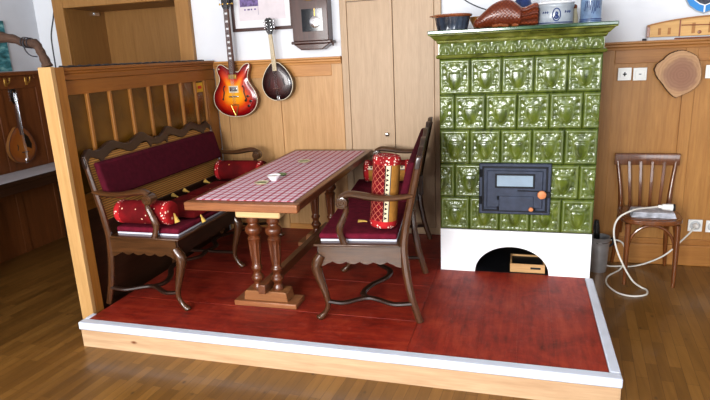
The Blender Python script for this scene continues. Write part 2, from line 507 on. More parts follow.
# fish mould glaze with scales
t = NT('copper_brown_glaze')
v = t.coord('Object', (1, .3, 1), (0, math.radians(45), 0))
ch = t.node('ShaderNodeTexVoronoi'); ch.inputs['Scale'].default_value = 62; ch.inputs['Randomness'].default_value = .15
t.link(v, ch.inputs['Vector'])
t.col(t.ramp(ch.outputs['Distance'], [(.1, lin((146, 76, 42))), (.6, lin((96, 40, 20)))])).set(rough=.28, coat=.3)
t.bump(t.math('SUBTRACT', 1, ch.outputs['Distance']), .6, .006); M['fish'] = t.m

# ------------------------------------------------------------------ the room
struct(MB().box(XL - .2, 3.2, -6.2, 1.5, FL - .1, FL).build('floor', M['floor'], smooth=0), 'brown strip parquet floor')
# back wall with the door opening
w = MB()
DX0, DX1, DZ = -3.504, -2.352, 2.0
w.box(XL - .1, DX0 - .005, .80, .95, FL, 2.62)
w.box(DX1 + .005, 3.1, .80, .95, FL, 2.62)
w.box(DX0 - .005, DX1 + .005, .80, .95, DZ + .005, 2.62)
struct(w.build('wall_back', M['white_wall'], smooth=0), 'white plastered back wall above the wood panelling')
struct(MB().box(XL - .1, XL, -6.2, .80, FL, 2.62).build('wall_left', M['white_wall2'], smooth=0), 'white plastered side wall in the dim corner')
struct(MB().box(3.0, 3.1, -6.2, .80, FL, 2.62).build('wall_right', M['white_wall'], smooth=0), 'white plastered wall')
struct(MB().box(XL - .2, 3.2, -6.2, 1.5, 2.62, 2.7).build('ceiling', M['white_wall'], smooth=0), 'white ceiling')

# deep door recess
d1 = thing('door_1', 'ochre wooden door set in a deep wood-lined recess', None, (0, 0, 0), kind='structure')
m = MB()
m.box(DX0 - .115, DX0, .752, .80, FL, DZ + .10).box(DX1, DX1 + .135, .752, .80, FL, DZ + .10).box(DX0, DX1, .752, .80, DZ, DZ + .10)
m.build('frame', M['door_frame'], d1, bevel=.006)
m = MB()
m.box(DX0 - .03, DX0, .80, 1.32, FL, DZ).box(DX1, DX1 + .03, .80, 1.32, FL, DZ).box(DX0, DX1, .80, 1.32, DZ, DZ + .03)
m.build('reveal', M['door_wood'], d1, smooth=0)
m = MB(); m.box(DX0, DX1, 1.30, 1.34, FL, DZ)
m.build('door_panel', M['door_wood'], d1, smooth=0)
MB().box(-3.50, -3.485, 1.12, 1.2, 1.955, 1.985).box(-3.485, -3.475, 1.13, 1.19, 1.965, 1.98).build('door_catch', M['chrome'], d1)

# wainscot
def wainscot(name, label, xs, panels, top, mp, mr, base=True):
    """xs=(x0,x1); panels: list of (x0,x1) sunk fields"""
    r = thing(name, label, None, kind='structure')
    x0, x1 = xs
    MB().box(x0, x1, .783, .80, FL, top - .05).build('panel', mp, r, smooth=0)
    s = MB()
    edges = [x0] + [q for p in panels for q in p] + [x1]
    for i in range(0, len(edges), 2):
        if edges[i + 1] - edges[i] > .002: s.box(edges[i], edges[i + 1], YW - .002, .783, FL, top - .05)
    s.build('stile', mp, r, bevel=.003)
    h = MB()
    for p in panels:
        h.box(p[0], p[1], YW - .0015, .783, top - .15, top - .05); h.box(p[0], p[1], YW - .0015, .783, FL, FL + .2)
    h.build('rail', mr, r, bevel=.003)
    c = MB()
    prof = [(.80, top), (.738, top), (.738, top - .014), (.748, top - .02), (.748, top - .034), (.756, top - .04), (.758, top - .058), (.80, top - .058)]
    c.prism(prof, 'X', x0, x1)
    c.build('cap', mr, r, bevel=.002)
    return r
wainscot('trim_1', 'honey pine wall panelling behind the hanging guitar', (-2.045, -.892), [(-1.95, -1.549), (-1.448, -.983)], 1.472, M['pine'], M['pine_x'])
wainscot('trim_2', 'amber pine wall panelling right of the green stove', (.99, 2.9), [(1.137, 1.585), (1.66, 2.1), (2.18, 2.62)], 1.481, M['pine_r'], M['pine_rx'])
struct(MB().box(1.0, 2.95, .752, .7715, FL, .005).build('baseboard_back', M['pine_rx'], bevel=.006), 'pine baseboard behind the bentwood chair')
# left corner panelling (back wall left of the door + left wall)
r = thing('trim_3', 'dark orange pine panelling in the dim left corner', None, kind='structure')
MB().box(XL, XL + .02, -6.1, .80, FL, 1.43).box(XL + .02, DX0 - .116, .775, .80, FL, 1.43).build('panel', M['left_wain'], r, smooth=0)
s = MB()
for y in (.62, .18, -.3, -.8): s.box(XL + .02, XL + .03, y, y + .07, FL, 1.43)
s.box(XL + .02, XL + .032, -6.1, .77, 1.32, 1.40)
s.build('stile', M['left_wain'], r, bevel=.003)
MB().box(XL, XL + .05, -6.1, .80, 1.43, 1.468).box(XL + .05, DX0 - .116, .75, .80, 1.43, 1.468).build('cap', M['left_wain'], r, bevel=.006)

# ------------------------------------------------------------------ platform
PX0, PX1, PYF = -2.012, .987, -1.21
pf = thing('platform', 'raised platform with red varnished boards', None, kind='structure')
m = MB(); m.box(PX0 + .01, PX1 - .01, PYF + .012, .775, FL, -.02)
m.build('core', M['fascia'], pf, smooth=0)
for i, (a, b) in enumerate([(PYF + .06, -.81), (-.81, -.305), (-.305, .2), (.2, .772)]):
    MB().box(PX0 + .03, -.024, a + .0015, b - .0015, -.02, 0).build('floor_board', M['red_x'], pf, bevel=.002)
xb = [-.022, .16, .33, .52, .70, .935]
for a, b in zip(xb[:-1], xb[1:]):
    MB().box(a + .0003, b - .0003, PYF + .06, .30, -.02, 0).build('floor_board', M['red_y'], pf, smooth=0)
MB().box(PX0 + .014, PX1 - .014, PYF + .004, PYF + .0125, FL, -.045).box(PX1 - .0145, PX1 - .006, PYF + .004, .77, FL, -.045).build('fascia', M['fascia'], pf, smooth=0)
m = MB()
e = .004
m.box(PX0, PX1, PYF, PYF + .058, -.045, e); m.box(PX1 - .05, PX1, PYF + .058, -.002, -.045, e); m.box(PX0, PX0 + .034, PYF + .058, -1.08, -.045, e)
m.build('edging', M['edge_white'], pf, bevel=.008, bseg=3)

# ------------------------------------------------------------------ divider between the seats and the left corner
dv = thing('partition', 'wood divider with a pale corner post and amber glass strips', None, kind='structure')
MB().box(-2.103, -2.014, -1.075, -1.045, FL, 1.492).build('corner_post', [M['post']], dv, bevel=.003)
MB().box(-2.101, -2.016, -1.045, -.975, FL, 1.488).build('inner_post', [M['post_dark_z']], dv, bevel=.003)
m = MB()
m.prism([(-2.105, 1.484), (-2.025, 1.484), (-2.025, 1.466), (-2.035, 1.462), (-2.035, 1.45), (-2.042, 1.445), (-2.042, 1.412), (-2.092, 1.412), (-2.105, 1.45)], 'Y', -.974, .752)
m.build('cap', M['post_dark'], dv, bevel=.002)
MB().box(-2.095, -2.052, -.974, .772, 1.325, 1.411).build('top_rail', M['post_dark'], dv, bevel=.002)
MB().box(-2.095, -2.055, -.974, .772, .62, .72).build('middle_rail', M['post_dark'], dv, bevel=.002)
MB().box(-2.092, -2.06, -.974, .772, FL, .62).build('lower_panel', M['desk'], dv, smooth=0)  # near-black wood colour stands in for the shade under the left bench
ys = [-.974] + [-.777 + .205 * k for k in range(7)] + [.60]
for y in ys[1:]:
    MB().box(-2.088, -2.05, y - .011, y + .011, .72, 1.325).build('mullion', M['post_dark_z'], dv, bevel=.003)
MB().box(-2.088, -2.05, .62, .772, .72, 1.325).build('end_stile', M['post_dark_z'], dv, bevel=.003)
for a, b in zip(ys[:-1], ys[1:]):
    MB().box(-2.076, -2.068, a + .002, b - .002, .722, 1.323).build('glass_pane', M['amber'], dv, smooth=0)
st = MB().box(-2.0655, -2.064, .482, .582, 1.235, 1.312).build('paper_card', [M['sticker']], None)
tag(st, 'small yellow card with red print stuck inside divider pane near back wall', 'card')
MB().box(-2.0639, -2.0632, .505, .56, 1.262, 1.286).build('red_print', M['sticker_red'], st)
# dark cord lying along the top of the divider
pts = []
for k in range(60):
    y = -.95 + 1.6 * k / 59
    pts.append((-2.066 + .006 * math.sin(k * 1.7), y, 1.489 + .002 * math.sin(k * 2.3)))
tag(MB().tube(pts, [.005 + .003 * (k % 3 == 0) for k in range(60)], 6).build('string_garland', M['cable_dk']), 'dark thin garland lying along the top of the wooden divider', 'garland')

# added light blocker in divider form, left of the view, to darken the corner
b2 = thing('partition', 'added unseen wooden divider that shades the left corner', None, kind='structure')
MB().box(-3.86, -2.55, -2.35, -2.28, FL, 1.42).build('panel', M['post_dark_z'], b2, smooth=0)
MB().box(-3.86, -2.5, -2.37, -2.26, 1.42, 1.47).build('cap', M['post_dark'], b2, bevel=.005)
MB().box(-2.55, -2.47, -2.36, -2.27, FL, 1.42).build('corner_post', M['post'], b2, bevel=.004)

# ------------------------------------------------------------------ fitted cupboard
cb = thing('fitted_cupboard', 'tall pale oak fitted cupboard with two flat doors between panelling and stove', 'cupboard', (0, 0, 0))
m = MB()
m.box(-.89, -.834, YW - .004, .80, .001, 2.5).box(-.144, -.092, YW - .004, .80, .001, 2.5)
m.box(-.834, -.144, YW - .004, .80, 1.882, 1.93).box(-.834, -.144, YW - .004, .80, .001, .06)
m.build('frame', M['oak'], cb, bevel=.003)
dl = MB().box(-.832, -.4685, YW - .001, .79, .063, 1.879).build('door', M['oak'], cb, bevel=.003)
MB().lathe([(.006, 0), (.007, -.012), (.014, -.02), (.016, -.027), (.010, -.034), (.001, -.036)], (-.533, YW - .001, .84), 16, 'Y').build('knob', M['chrome'], dl)
MB().box(-.4645, -.146, YW - .001, .79, .063, 1.879).build('door', M['oak'], cb, bevel=.003)
MB().box(-.832, -.4685, YW - .001, .79, 1.932, 2.49).box(-.4645, -.146, YW - .001, .79, 1.932, 2.49).build('upper_door', M['oak'], cb, bevel=.003)

# ------------------------------------------------------------------ tiled stove
TW, TH, ZB = .193, .2246, .3037
SW = TW * 5
ST = thing('tiled_stove', 'tall green glazed tiled stove with shield reliefs on a white base', 'stove', (0, 0, 0))
# white base with arched wood nook
arc = [(.4725 + .24 * math.cos(PI - a), .19 * math.sin(a)) for a in [PI * k / 24 for k in range(25)]]
m = MB()
poly = [(0.0, .001)] + [(max(p[0], .2326), max(.001, p[1])) for p in arc] + [(SW, .001), (SW, ZB - .004), (0, ZB - .004)]
m.prism(poly, 'Y', 0, .10)
m.box(0, .2, .10, .768, .001, ZB - .004).box(.745, SW, .10, .768, .001, ZB - .004).box(.2, .745, .66, .768, .001, ZB - .004).box(.2, .745, .10, .66, .23, ZB - .004)
m.build('base', M['white_paint'], ST, smooth=30)
m = MB()
m.grid(lambda a, b: (.4725 + .268 * math.cos(PI - PI * a), .1005 + .55 * b, .002 + .222 * math.sin(PI * a)), 25, 8)
m.box(.206, .739, .64, .655, .002, .222)
m.build('wood_nook', M['nook'], ST, smooth=60, recalc=False)
MB().box(.236, .709, .012, .64, .0005, .0015).build('nook_floor', M['iron_dark'], ST, smooth=0)

def gs(x, y, cx, cy, r): return math.exp(-((x - cx) ** 2 + (y - cy) ** 2) / (r * r))
def relief(u, w):
    """u,w in -1..1 over one tile -> height in metres, paleness 0..1"""
    au = abs(u); e = max(au, abs(w))
    h = 0.004; pl = .26
    if e > .955: return -.006 * (e - .955) / .045 + .004, .0
    h += .007 * math.exp(-((e - .85) / .06) ** 2); pl += .75 * math.exp(-((e - .86) / .05) ** 2)
    # shield
    wt, wb = .34, -.66
    tt = (wt - w) / (wt - wb)
    if -.25 < tt < 1.1:
        half = .47 * math.sqrt(max(0, 1 - max(0, tt) ** 2.4)) if tt > 0 else .47 * (1 + .5 * tt)
        dt = min(half - au, (tt + .03) * .8)
        if dt > 0:
            q = min(1, dt / .16)
            h += .008 * q * q * (3 - 2 * q) + .005 * max(0, 1 - (au / .45) ** 2 - ((w + .1) / .6) ** 2); pl -= .2
        h += .006 * math.exp(-(dt / .06) ** 2); pl += .55 * math.exp(-(dt / .06) ** 2)
    # crown above, leaf scrolls round it
    for (x, y, r, k) in [(0, .56, .17, .010), (.22, .50, .13, .008), (.44, .56, .14, .009), (.62, .66, .13, .008),
                         (.64, .25, .13, .005), (.64, -.12, .12, .005), (.58, -.45, .14, .007), (.60, -.68, .12, .007), (.30, -.70, .12, .006)]:
        g = gs(au, w, x, y, r); h += k * g * .62; pl += .42 * g * g
    for (x, y, r) in [(.6, -.56, .18), (.42, .58, .16)]:
        dd = math.hypot(au - x, w - y); g = math.exp(-((dd - r) / .05) ** 2); h += .003 * g; pl += .2 * g
    return h, max(.24, min(1, pl))

def tile(mb, x0, x1, z0, z1, u0, u1, nu, nv):
    b = []
    def fn(a, c):
        u = u0 + (u1 - u0) * a; w_ = -1 + 2 * c
        h, p = relief(u, w_)
        # half tiles: close the cut edge with a joint too
        if (u1 - u0) < 1.5:
            e = min(a, 1 - a)
            if e < .045: h = min(h, -.001); p = 0
        b.append(p)
        return (x0 + (x1 - x0) * a, -h, z0 + (z1 - z0) * c)
    mb.grid(fn, nu, nv)
    if mb.attr is None: mb.attr = []
    mb.attr += b
m = MB()
for j in range(5):
    z0 = ZB + j * TH; z1 = z0 + TH
    if j % 2 == 0:
        for i in range(5): tile(m, i * TW, (i + 1) * TW, z0, z1, -1, 1, 34, 40)
    else:
        tile(m, 0, TW / 2, z0, z1, 0, 1, 18, 40)
        for i in range(4): tile(m, TW / 2 + i * TW, TW / 2 + (i + 1) * TW, z0, z1, -1, 1, 34, 40)
        tile(m, SW - TW / 2, SW, z0, z1, -1, 0, 18, 40)
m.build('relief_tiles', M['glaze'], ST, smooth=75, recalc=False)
MB().box(0.0005, SW - .0005, .0045, .768, ZB - .003, 1.50).build('body', M['grout'], ST, bevel=.004)
# cornice: profile swept round three sides
prof = [(.002, 1.427), (.014, 1.430), (.020, 1.440), (.014, 1.451), (.003, 1.456), (.003, 1.518), (.010, 1.521), (.016, 1.531), (.017, 1.538), (.026, 1.543), (.034, 1.552), (.044, 1.562), (.052, 1.570), (.062, 1.572), (.064, 1.579)]
m = MB(); vs = []
for (o, z) in prof: vs += [(-o, .768, z), (-o, -o, z), (SW + o, -o, z), (SW + o, .768, z)]
fs = []
for i in range(len(prof) - 1):
    for k in range(3): fs.append((i * 4 + k, i * 4 + k + 1, i * 4 + k + 5, i * 4 + k + 4))
m.add(vs, fs); m.build('cornice', M['glaze_c'], ST, smooth=50)
m = MB(); fr = []
def fz(a, c):
    x = SW * a; q = (x / .0804) % 1.0; u = abs(q - .5) * 2; w_ = c
    h = .006 * math.exp(-((u - .0) / .25) ** 2) * (1 if .15 < w_ < .85 else .2) + .008 * gs(u, w_, .55, .65, .22) + .006 * gs(u, w_, .8, .3, .2) + .007 * gs(u, w_, .2, .8, .14)
    fr.append(min(1, .25 + h * 75))
    return (x, -.004 - h, 1.455 + .064 * c)
m.grid(fz, 240, 14); m.attr = fr
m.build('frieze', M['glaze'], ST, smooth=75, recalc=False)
MB().box(-.065, SW + .065, -.065, .768, 1.579, 1.601).build('top_slab', M['glaze_top'], ST, bevel=.005)
# fire door
fd = MB()
fx0, fx1, fz0, fz1 = .257, .703, .427, .763
fd.prism([(fx0, fz0), (fx1, fz0), (fx1, fz1), (fx0, fz1)], 'Y', -.034, .003)
fd = fd.build('fire_door', M['iron'], ST, bevel=.006)
m = MB()
for (a, b, c, d) in [(fx0 + .02, fx1 - .02, fz1 - .03, fz1 - .018), (fx0 + .02, fx1 - .02, fz0 + .018, fz0 + .03), (fx0 + .02, fx0 + .032, fz0 + .03, fz1 - .03), (fx1 - .032, fx1 - .02, fz0 + .03, fz1 - .03)]:
    m.box(a, b, -.040, -.033, c, d)
m.build('moulding', M['iron_dark'], fd, bevel=.003)
MB().box(fx0 + .05, fx1 - .05, -.046, -.0335, fz0 + .045, fz1 - .045).build('door_leaf', M['iron'], fd, bevel=.005)
m = MB(); gx0, gx1, gz0, gz1 = .371, .593, .617, .688
m.box(gx0 - .012, gx1 + .012, -.050, -.045, gz1, gz1 + .012).box(gx0 - .012, gx1 + .012, -.050, -.045, gz0 - .012, gz0).box(gx0 - .012, gx0, -.050, -.045, gz0, gz1).box(gx1, gx1 + .012, -.050, -.045, gz0, gz1)
m.build('pane_frame', M['iron_dark'], fd, bevel=.002)
MB().box(gx0, gx1, -.0475, -.0455, gz0, gz1).build('glass_pane', M['pane'], fd, smooth=0)
m = MB().box(.385, .60, -.052, -.0455, .455, .553).build('vent_flap', M['iron'], fd, bevel=.004)
for (x, z) in [(.380, .47), (.380, .54), (.604, .465)]: MB().tube([(x, -.05, z - .012), (x, -.05, z + .012)], .007, 10).build('vent_hinge', M['iron_dark'], fd)
for z in (.52, .70): MB().tube([(fx0 + .012, -.038, z - .025), (fx0 + .012, -.038, z + .025)], .009, 10).build('hinge', M['iron_dark'], fd)
MB().tube([(.50, -.049, .590), (.64, -.049, .588)], .004, 8).build('latch_bar', M['iron_dark'], fd)
MB().lathe([(.010, 0), (.010, -.02), (.026, -.024), (.028, -.032), (.024, -.040), (.008, -.042), (.001, -.042)], (.648, -.046, .572), 24, 'Y').build('door_knob', M['copper'], fd)
MB().lathe([(.006, 0), (.006, -.01), (.014, -.013), (.015, -.018), (.012, -.023), (.001, -.024)], (.585, -.052, .473), 18, 'Y').build('vent_knob', M['copper'], fd)
MB().box(.672, .70, -.05, -.034, .545, .585).build('latch', M['iron_dark'], fd, bevel=.004)

# crate in the nook
cr = thing('wooden_crate', 'small raw wood crate with a slot handle in the arched stove nook', 'crate', (.577, .128, .0025))
m = MB(); hw, hd, hh = .113, .10, .060
m.box(-hw, hw, -hd, -hd + .012, 0, hh - .0).box(-hw, hw, hd - .012, hd, 0, hh).box(-hw, -hw + .012, -hd + .012, hd - .012, 0, hh).box(hw - .012, hw, -hd + .012, hd - .012, 0, hh).box(-hw + .012, hw - .012, -hd + .012, hd - .012, .0, .008)
m.build('box', M['crate'], cr, bevel=.002)
MB().box(.02, .085, -hd - .001, -hd + .003, .026, .040).build('slot', M['blackmat'], cr)
MB().box(-hw + .013, hw - .013, -hd + .013, hd - .013, .008, .048).build('contents', M['iron_dark'], cr)

# ------------------------------------------------------------------ benches
def post_u(z):
    P = [(0, .575), (.15, .530), (.3, .503), (.45, .490), (.6, .512), (.74, .542), (.87, .570), (1.0, .598)]
    for (a, b), (c, d) in zip(P[:-1], P[1:]):
        if z <= c: return b + (d - b) * max(0, (z - a)) / (c - a)
    return P[-1][1]
HV = .735
def crest_top(v):
    a = abs(v)
    z = .996 + .019 * math.cos((a - .47) * 2 * PI / .29) * (1 if a < .66 else .5) + .014 * math.exp(-((a - .14) / .05) ** 2)
    if a > .69: z -= .9 * (a - .69)
    if a < .055: z += -.012 + .4 * abs(a - .02)
    return z
def crest_bot(v):
    a = abs(v)
    z = .940 + .020 * math.cos((a - .45) * 2 * PI / .29)
    for c in (.6, .1): z -= .035 * math.exp(-((a - c) / .014) ** 2)
    if a > .69: z -= 1.2 * (a - .69)
    return z
def make_bench():
    R = thing('upholstered_bench', '', 'bench', group='carved benches either side of the table')
    W = M['walnut']; WZ = M['walnut_z']
    for v in (-HV, 0, HV):
        p, rr = spl_r([(.030, v, .40, .028), (.002, v, .352, .034), (-.002, v, .31, .031), (.020, v, .23, .024), (.043, v, .15, .019), (.050, v, .09, .016), (.030, v, .045, .015), (.006, v, .018, .019), (-.010, v, .006, .014)], 4)
        b = MB().tube(p, rr, 12)
        b.ball((.0, v, .016), .020, 12, 6, sc=(1.3, .9, .75))
        b.build('leg', WZ, R)
    for v in (-HV, 0, HV):
        top = .955 if v else .46
        n = 20
        pts = [(post_u(top * k / n), v, .003 + (top - .003) * k / n) for k in range(n + 1)]
        MB().tube(pts, [.024 - .004 * abs(k / n - .45) * 2 for k in range(n + 1)], 8, sq=(1, .75), up=(1, 0, 0), rot=PI / 8).build('back_post' if v else 'leg', WZ, R)
    # scalloped aprons
    def scal(a, n, lo=.352, hi=.456, d=.014):
        out = []
        for k in range(61):
            t_ = k / 60
            z = lo + .012 - d * abs(math.sin(t_ * PI * n)) + (.0 if .06 < t_ < .94 else -.0)
            e = min(t_, 1 - t_); z -= .03 * max(0, 1 - e / .10)
            out.append((a[0] + (a[1] - a[0]) * t_, z))
        return out + [(a[1], hi), (a[0], hi)]
    for v in (-HV - .012, HV - .012):
        MB().prism(scal((.015, .478), 6), 'Y', v, v + .024).build('side_apron', W, R, smooth=30)
    MB().prism(scal((-HV, HV), 16), 'X', .006, .028).build('front_apron', M['walnut_dark'], R, smooth=30)
    MB().box(-.012, .47, -HV - .022, HV + .022, .454, .468).build('seat_frame', W, R, bevel=.005)
    MB().box(.02, .452, -HV + .035, HV - .035, .468, .480).build('pad', M['foam'], R, bevel=.003)
    # seat and back upholstery
    MB().box(.012, .455, -HV + .03, HV - .03, .480, .514).build('seat_cushion', M['burg_l'], R, bevel=.013, bseg=4)
    zc0, zc1 = .69, .915
    q = MB()
    def bp_(z, off): return post_u(z) - off
    q.prism([(bp_(zc0, .018), zc0), (bp_(zc1, .018), zc1), (bp_(zc1, .060), zc1 - .004), (bp_(zc0, .066), zc0 + .004)], 'Y', -HV + .035, HV - .035)
    q.build('back_cushion', M['burg'], R, bevel=.016, bseg=4)
    q = MB(); q.prism([(post_u(.55) - .008, .55), (post_u(.75) - .008, .75), (post_u(.95) - .008, .95), (post_u(.95) + .006, .95), (post_u(.75) + .006, .75), (post_u(.55) + .006, .55)], 'Y', -HV + .015, HV - .015)
    q.build('cane_panel', M['cane'], R, smooth=40)
    q = MB(); q.box(post_u(.54) - .016, post_u(.54) + .014, -HV, HV, .522, .562); q.box(.555 - .02, .555 + .01, -.012, .012, .56, .69)
    q.build('back_rail', M['walnut_dark'], R, bevel=.004)
    # wavy carved crest rail
    vs = []; n = 160
    for k in range(n + 1):
        v = -HV - .018 + (2 * HV + .036) * k / n
        a, b = crest_top(v), crest_bot(v)
        for (z, o) in ((b, -.016), (b, .012), (a, .012), (a, -.016)): vs.append((post_u(z) + o, v, z))
    fs = []
    for k in range(n):
        for i in range(4):
            j = (i + 1) % 4; fs.append((k * 4 + i, k * 4 + j, k * 4 + 4 + j, k * 4 + 4 + i))
    fs += [(0, 1, 2, 3), (n * 4 + 3, n * 4 + 2, n * 4 + 1, n * 4)]
    q = MB(); q.add(vs, fs)
    q.build('crest_rail', M['walnut_dark'], R, smooth=50, bevel=.004)
    # arms with scroll ends
    for v in (-HV, HV):
        p, rr = spl_r([(.55, v, .742, .019), (.46, v, .728, .022), (.36, v, .728, .025), (.27, v, .742, .027), (.20, v, .750, .025), (.155, v, .734, .02)], 5)
        a = MB().tube(p, rr, 10, sq=(.75, 1.2))
        a.build('armrest', W, R)
        c = (.162, v, .705)
        s_ = MB()
        s_.lathe([(.001, -.030), (.026, -.030), (.033, -.028), (.035, -.02), (.035, .02), (.033, .028), (.026, .030), (.001, .030)], c, 24, 'Y')
        for sg in (-1, 1):
            sp = [(c[0] + (.033 - .027 * k / 26) * math.cos(k * .55 + 1.6), v + sg * .030, c[2] + (.033 - .027 * k / 26) * math.sin(k * .55 + 1.6)) for k in range(27)]
            s_.tube(sp, .0042, 6)
        s_.build('arm_scroll', W, R)
        p, rr = spl_r([(.178, v, .69, .014), (.182, v, .655, .016), (.160, v, .60, .019), (.140, v, .55, .021), (.146, v, .51, .018), (.165, v, .462, .020)], 5)
        MB().tube(p, rr, 10).build('arm_support', WZ, R)
    # wavy stretchers
    for v in (-HV, 0, HV):
        sg = 1 if v < 0 else -1
        p = spline([(.055, v, .115), (.14, v + sg * .0, .108), (.22, v + sg * .045, .112), (.28, v + sg * .062, .115), (.34, v + sg * .045, .112), (.43, v, .108), (.53, v, .115)] if v else
                   [(.055, 0, .115), (.2, 0, .112), (.28, 0, .115), (.36, 0, .112), (.53, 0, .115)], 5)
        MB().tube(p, .015, 8, sq=(.8, 1.2)).build('cross_stretcher', M['walnut_dark'], R)
    for sg in (-1, 1):
        p = spline([(.28, sg * (HV - .055), .114), (.235, sg * .60, .112), (.27, sg * .48, .114), (.345, sg * .36, .114), (.355, sg * .24, .113), (.27, sg * .12, .112), (.28, sg * .01, .114)], 10)
        MB().tube(p, .015, 8, sq=(.8, 1.3)).build('long_stretcher', M['walnut_dark'], R)
    return R
RB_LOC, RB_ROT = (-.661, -.159, .001), math.radians(6.5)
benchR = make_bench()
benchR.location = RB_LOC; benchR.rotation_euler = (0, 0, RB_ROT)
benchR['label'] = 'carved dark wood bench beside the green stove, its back to the stove, plain burgundy seat'
LB_LOC = (-1.435, -.198, .001)
benchL = dup(benchR, LB_LOC, PI, 'carved dark wood bench against the amber glass divider, red cushions and bolsters on its seat')
def RBp(u, v, z):
    c, s = math.cos(RB_ROT), math.sin(RB_ROT)
    return (RB_LOC[0] + u * c - v * s, RB_LOC[1] + u * s + v * c, z)

# bolsters -----------------------------------------------------------------
def bolster_parts(root, L, rad, body, band, end, stripes=False, off=0):
    """along local Z from 0 to L"""
    n = 40
    def ring(prof, name, mat):
        MB().lathe(prof, (0, 0, 0), n, 'Z', caps=False).build(name, mat, root, smooth=60)
    bw = .032
    if not stripes:
        ring([(rad, bw), (rad * 1.02, L * .3), (rad * 1.02, L * .7), (rad, L - bw)], 'cover', body)
    else:
        # cloth in lengthwise strips: red, cream with dark triangles, gold
        m = MB(); zs = [bw, L * .35, L * .65, L - bw]
        for k in range(n):
            a0, a1 = 2 * PI * k / n + math.radians(off), 2 * PI * (k + 1) / n + math.radians(off)
            d = (k + .5) / n * 360
            mi = 1 if 230 <= d < 254 else (2 if 254 <= d < 330 else 0)
            if 57 <= d < 84: mi = 1
            elif 84 <= d < 150: mi = 2
            for za, zb_ in zip(zs[:-1], zs[1:]):
                m.add([(rad * math.cos(a0), rad * math.sin(a0), za), (rad * math.cos(a1), rad * math.sin(a1), za), (rad * math.cos(a1), rad * math.sin(a1), zb_), (rad * math.cos(a0), rad * math.sin(a0), zb_)], [(0, 1, 2, 3)], mi)
        for base in (242 + off, 70 + off):
            for k in range(11):
                z = bw + .012 + k * (L - 2 * bw - .02) / 11
                A = [(base - 6, z), (base + 6, z + .009), (base - 6, z + .019)]
                m.add([((rad + .0012) * math.cos(math.radians(a)), (rad + .0012) * math.sin(math.radians(a)), q) for a, q in A], [(0, 1, 2)], 3)
            for a, w_, mi in ((base - 11, 1.6, 3), (base + 11.5, 1.6, 4)):
                pts = [((rad + .0010) * math.cos(math.radians(x)), (rad + .0010) * math.sin(math.radians(x)), z) for z in (bw, L - bw) for x in (a - w_, a + w_)]
                m.add(pts, [(0, 1, 3, 2)], mi)
        m.build('cover', [body, M['cream'], M['gold'], M['blackmat'], M['iron']], root, smooth=60, recalc=True)
    for (z0, z1, s) in ((0, bw, 1), (L - bw, L, -1)):
        ring([(rad * 1.0, z0 if s < 0 else z1), (rad * 1.035, (z0 + z1) / 2), (rad * .99, z1 if s < 0 else z0)], 'border_band', band)
        zz = L if s < 0 else 0
        sg = 1 if s < 0 else -1
        ring([(rad * .99, zz), (rad * .93, zz + sg * .010), (rad * .6, zz + sg * .014), (rad * .12, zz + sg * .009), (.001, zz + sg * .008)], 'end_face', end)
def tassel(root, p, L=.055, d=(0, 0, -1)):
    d = Vector(d).normalized(); p = Vector(p)
    m = MB()
    m.tube([p, p + d * .012, p + d * .016, p + d * .03, p + d * L], [.003, .008, .006, .011, .017], 10)
    m.build('tassel', M['tassel'], root)
GB = 'red bolsters lying across the bench by the divider'
SEATZ = .515 + .0015
def lying(name, label, loc, rz, L, rad, stripes, group, bodies):
    r = thing(name, label, 'bolster', loc, 0, group)
    bolster_parts(r, L, rad, *bodies, stripes=stripes)
    r.rotation_euler = (0, PI / 2, rz)
    return r
b1 = lying('bolster', 'bright red bolster at the front armrest of the bench by the divider', (-1.885, -.835, SEATZ + .079), 0, .36, .072, False, GB, (M['red_sp'], M['red_band'], M['red_end']))
b2_ = lying('bolster', 'dark red bolster at the far armrest of the bench below the guitar', (-1.885, .40, SEATZ + .086), 0, .40, .080, False, GB, (M['red_dk'], M['red_band'], M['red_dk']))
tassel(b1, (.0, .0, .376), .06, (1, 0, .3))
# flat tasselled seat cushions
def flat_cushion(label, cx, cy, lx, ly):
    r = thing('seat_pad', label, 'cushion', (cx, cy, SEATZ), 0, 'flat red seat cushions with gold tassels')
    def top(a, b):
        x = (a - .5) * lx; y = (b - .5) * ly
        e = min(min(a, 1 - a) * 2 * lx, min(b, 1 - b) * 2 * ly)
        return (x, y, .014 + .030 * min(1, math.sqrt(max(0, e / .12))))
    m = MB(); m.grid(top, 24, 24)
    m.grid(lambda a, b: ((a - .5) * lx, (b - .5) * ly, .014 - .0135 * min(1, min(min(a, 1 - a) * lx, min(b, 1 - b) * ly) / .03)), 24, 24, flip=True)
    m.build('cover', M['red_dk'], r, smooth=60)
    for sx in (-1, 1):
        for sy in (-1, 1):
            tassel(r, (sx * (lx / 2 + (.012 if sx > 0 else -.004)), sy * (ly / 2 - .05), .022), .052, (sx * .35, 0, .12 if sx < 0 else -.75))
    return r
flat_cushion('flat red seat cushion with gold tassels next to the bright bolster', -1.655, -.46, .41, .50)
flat_cushion('flat red seat cushion with gold tassels in front of the far dark bolster', -1.655, .04, .41, .40)

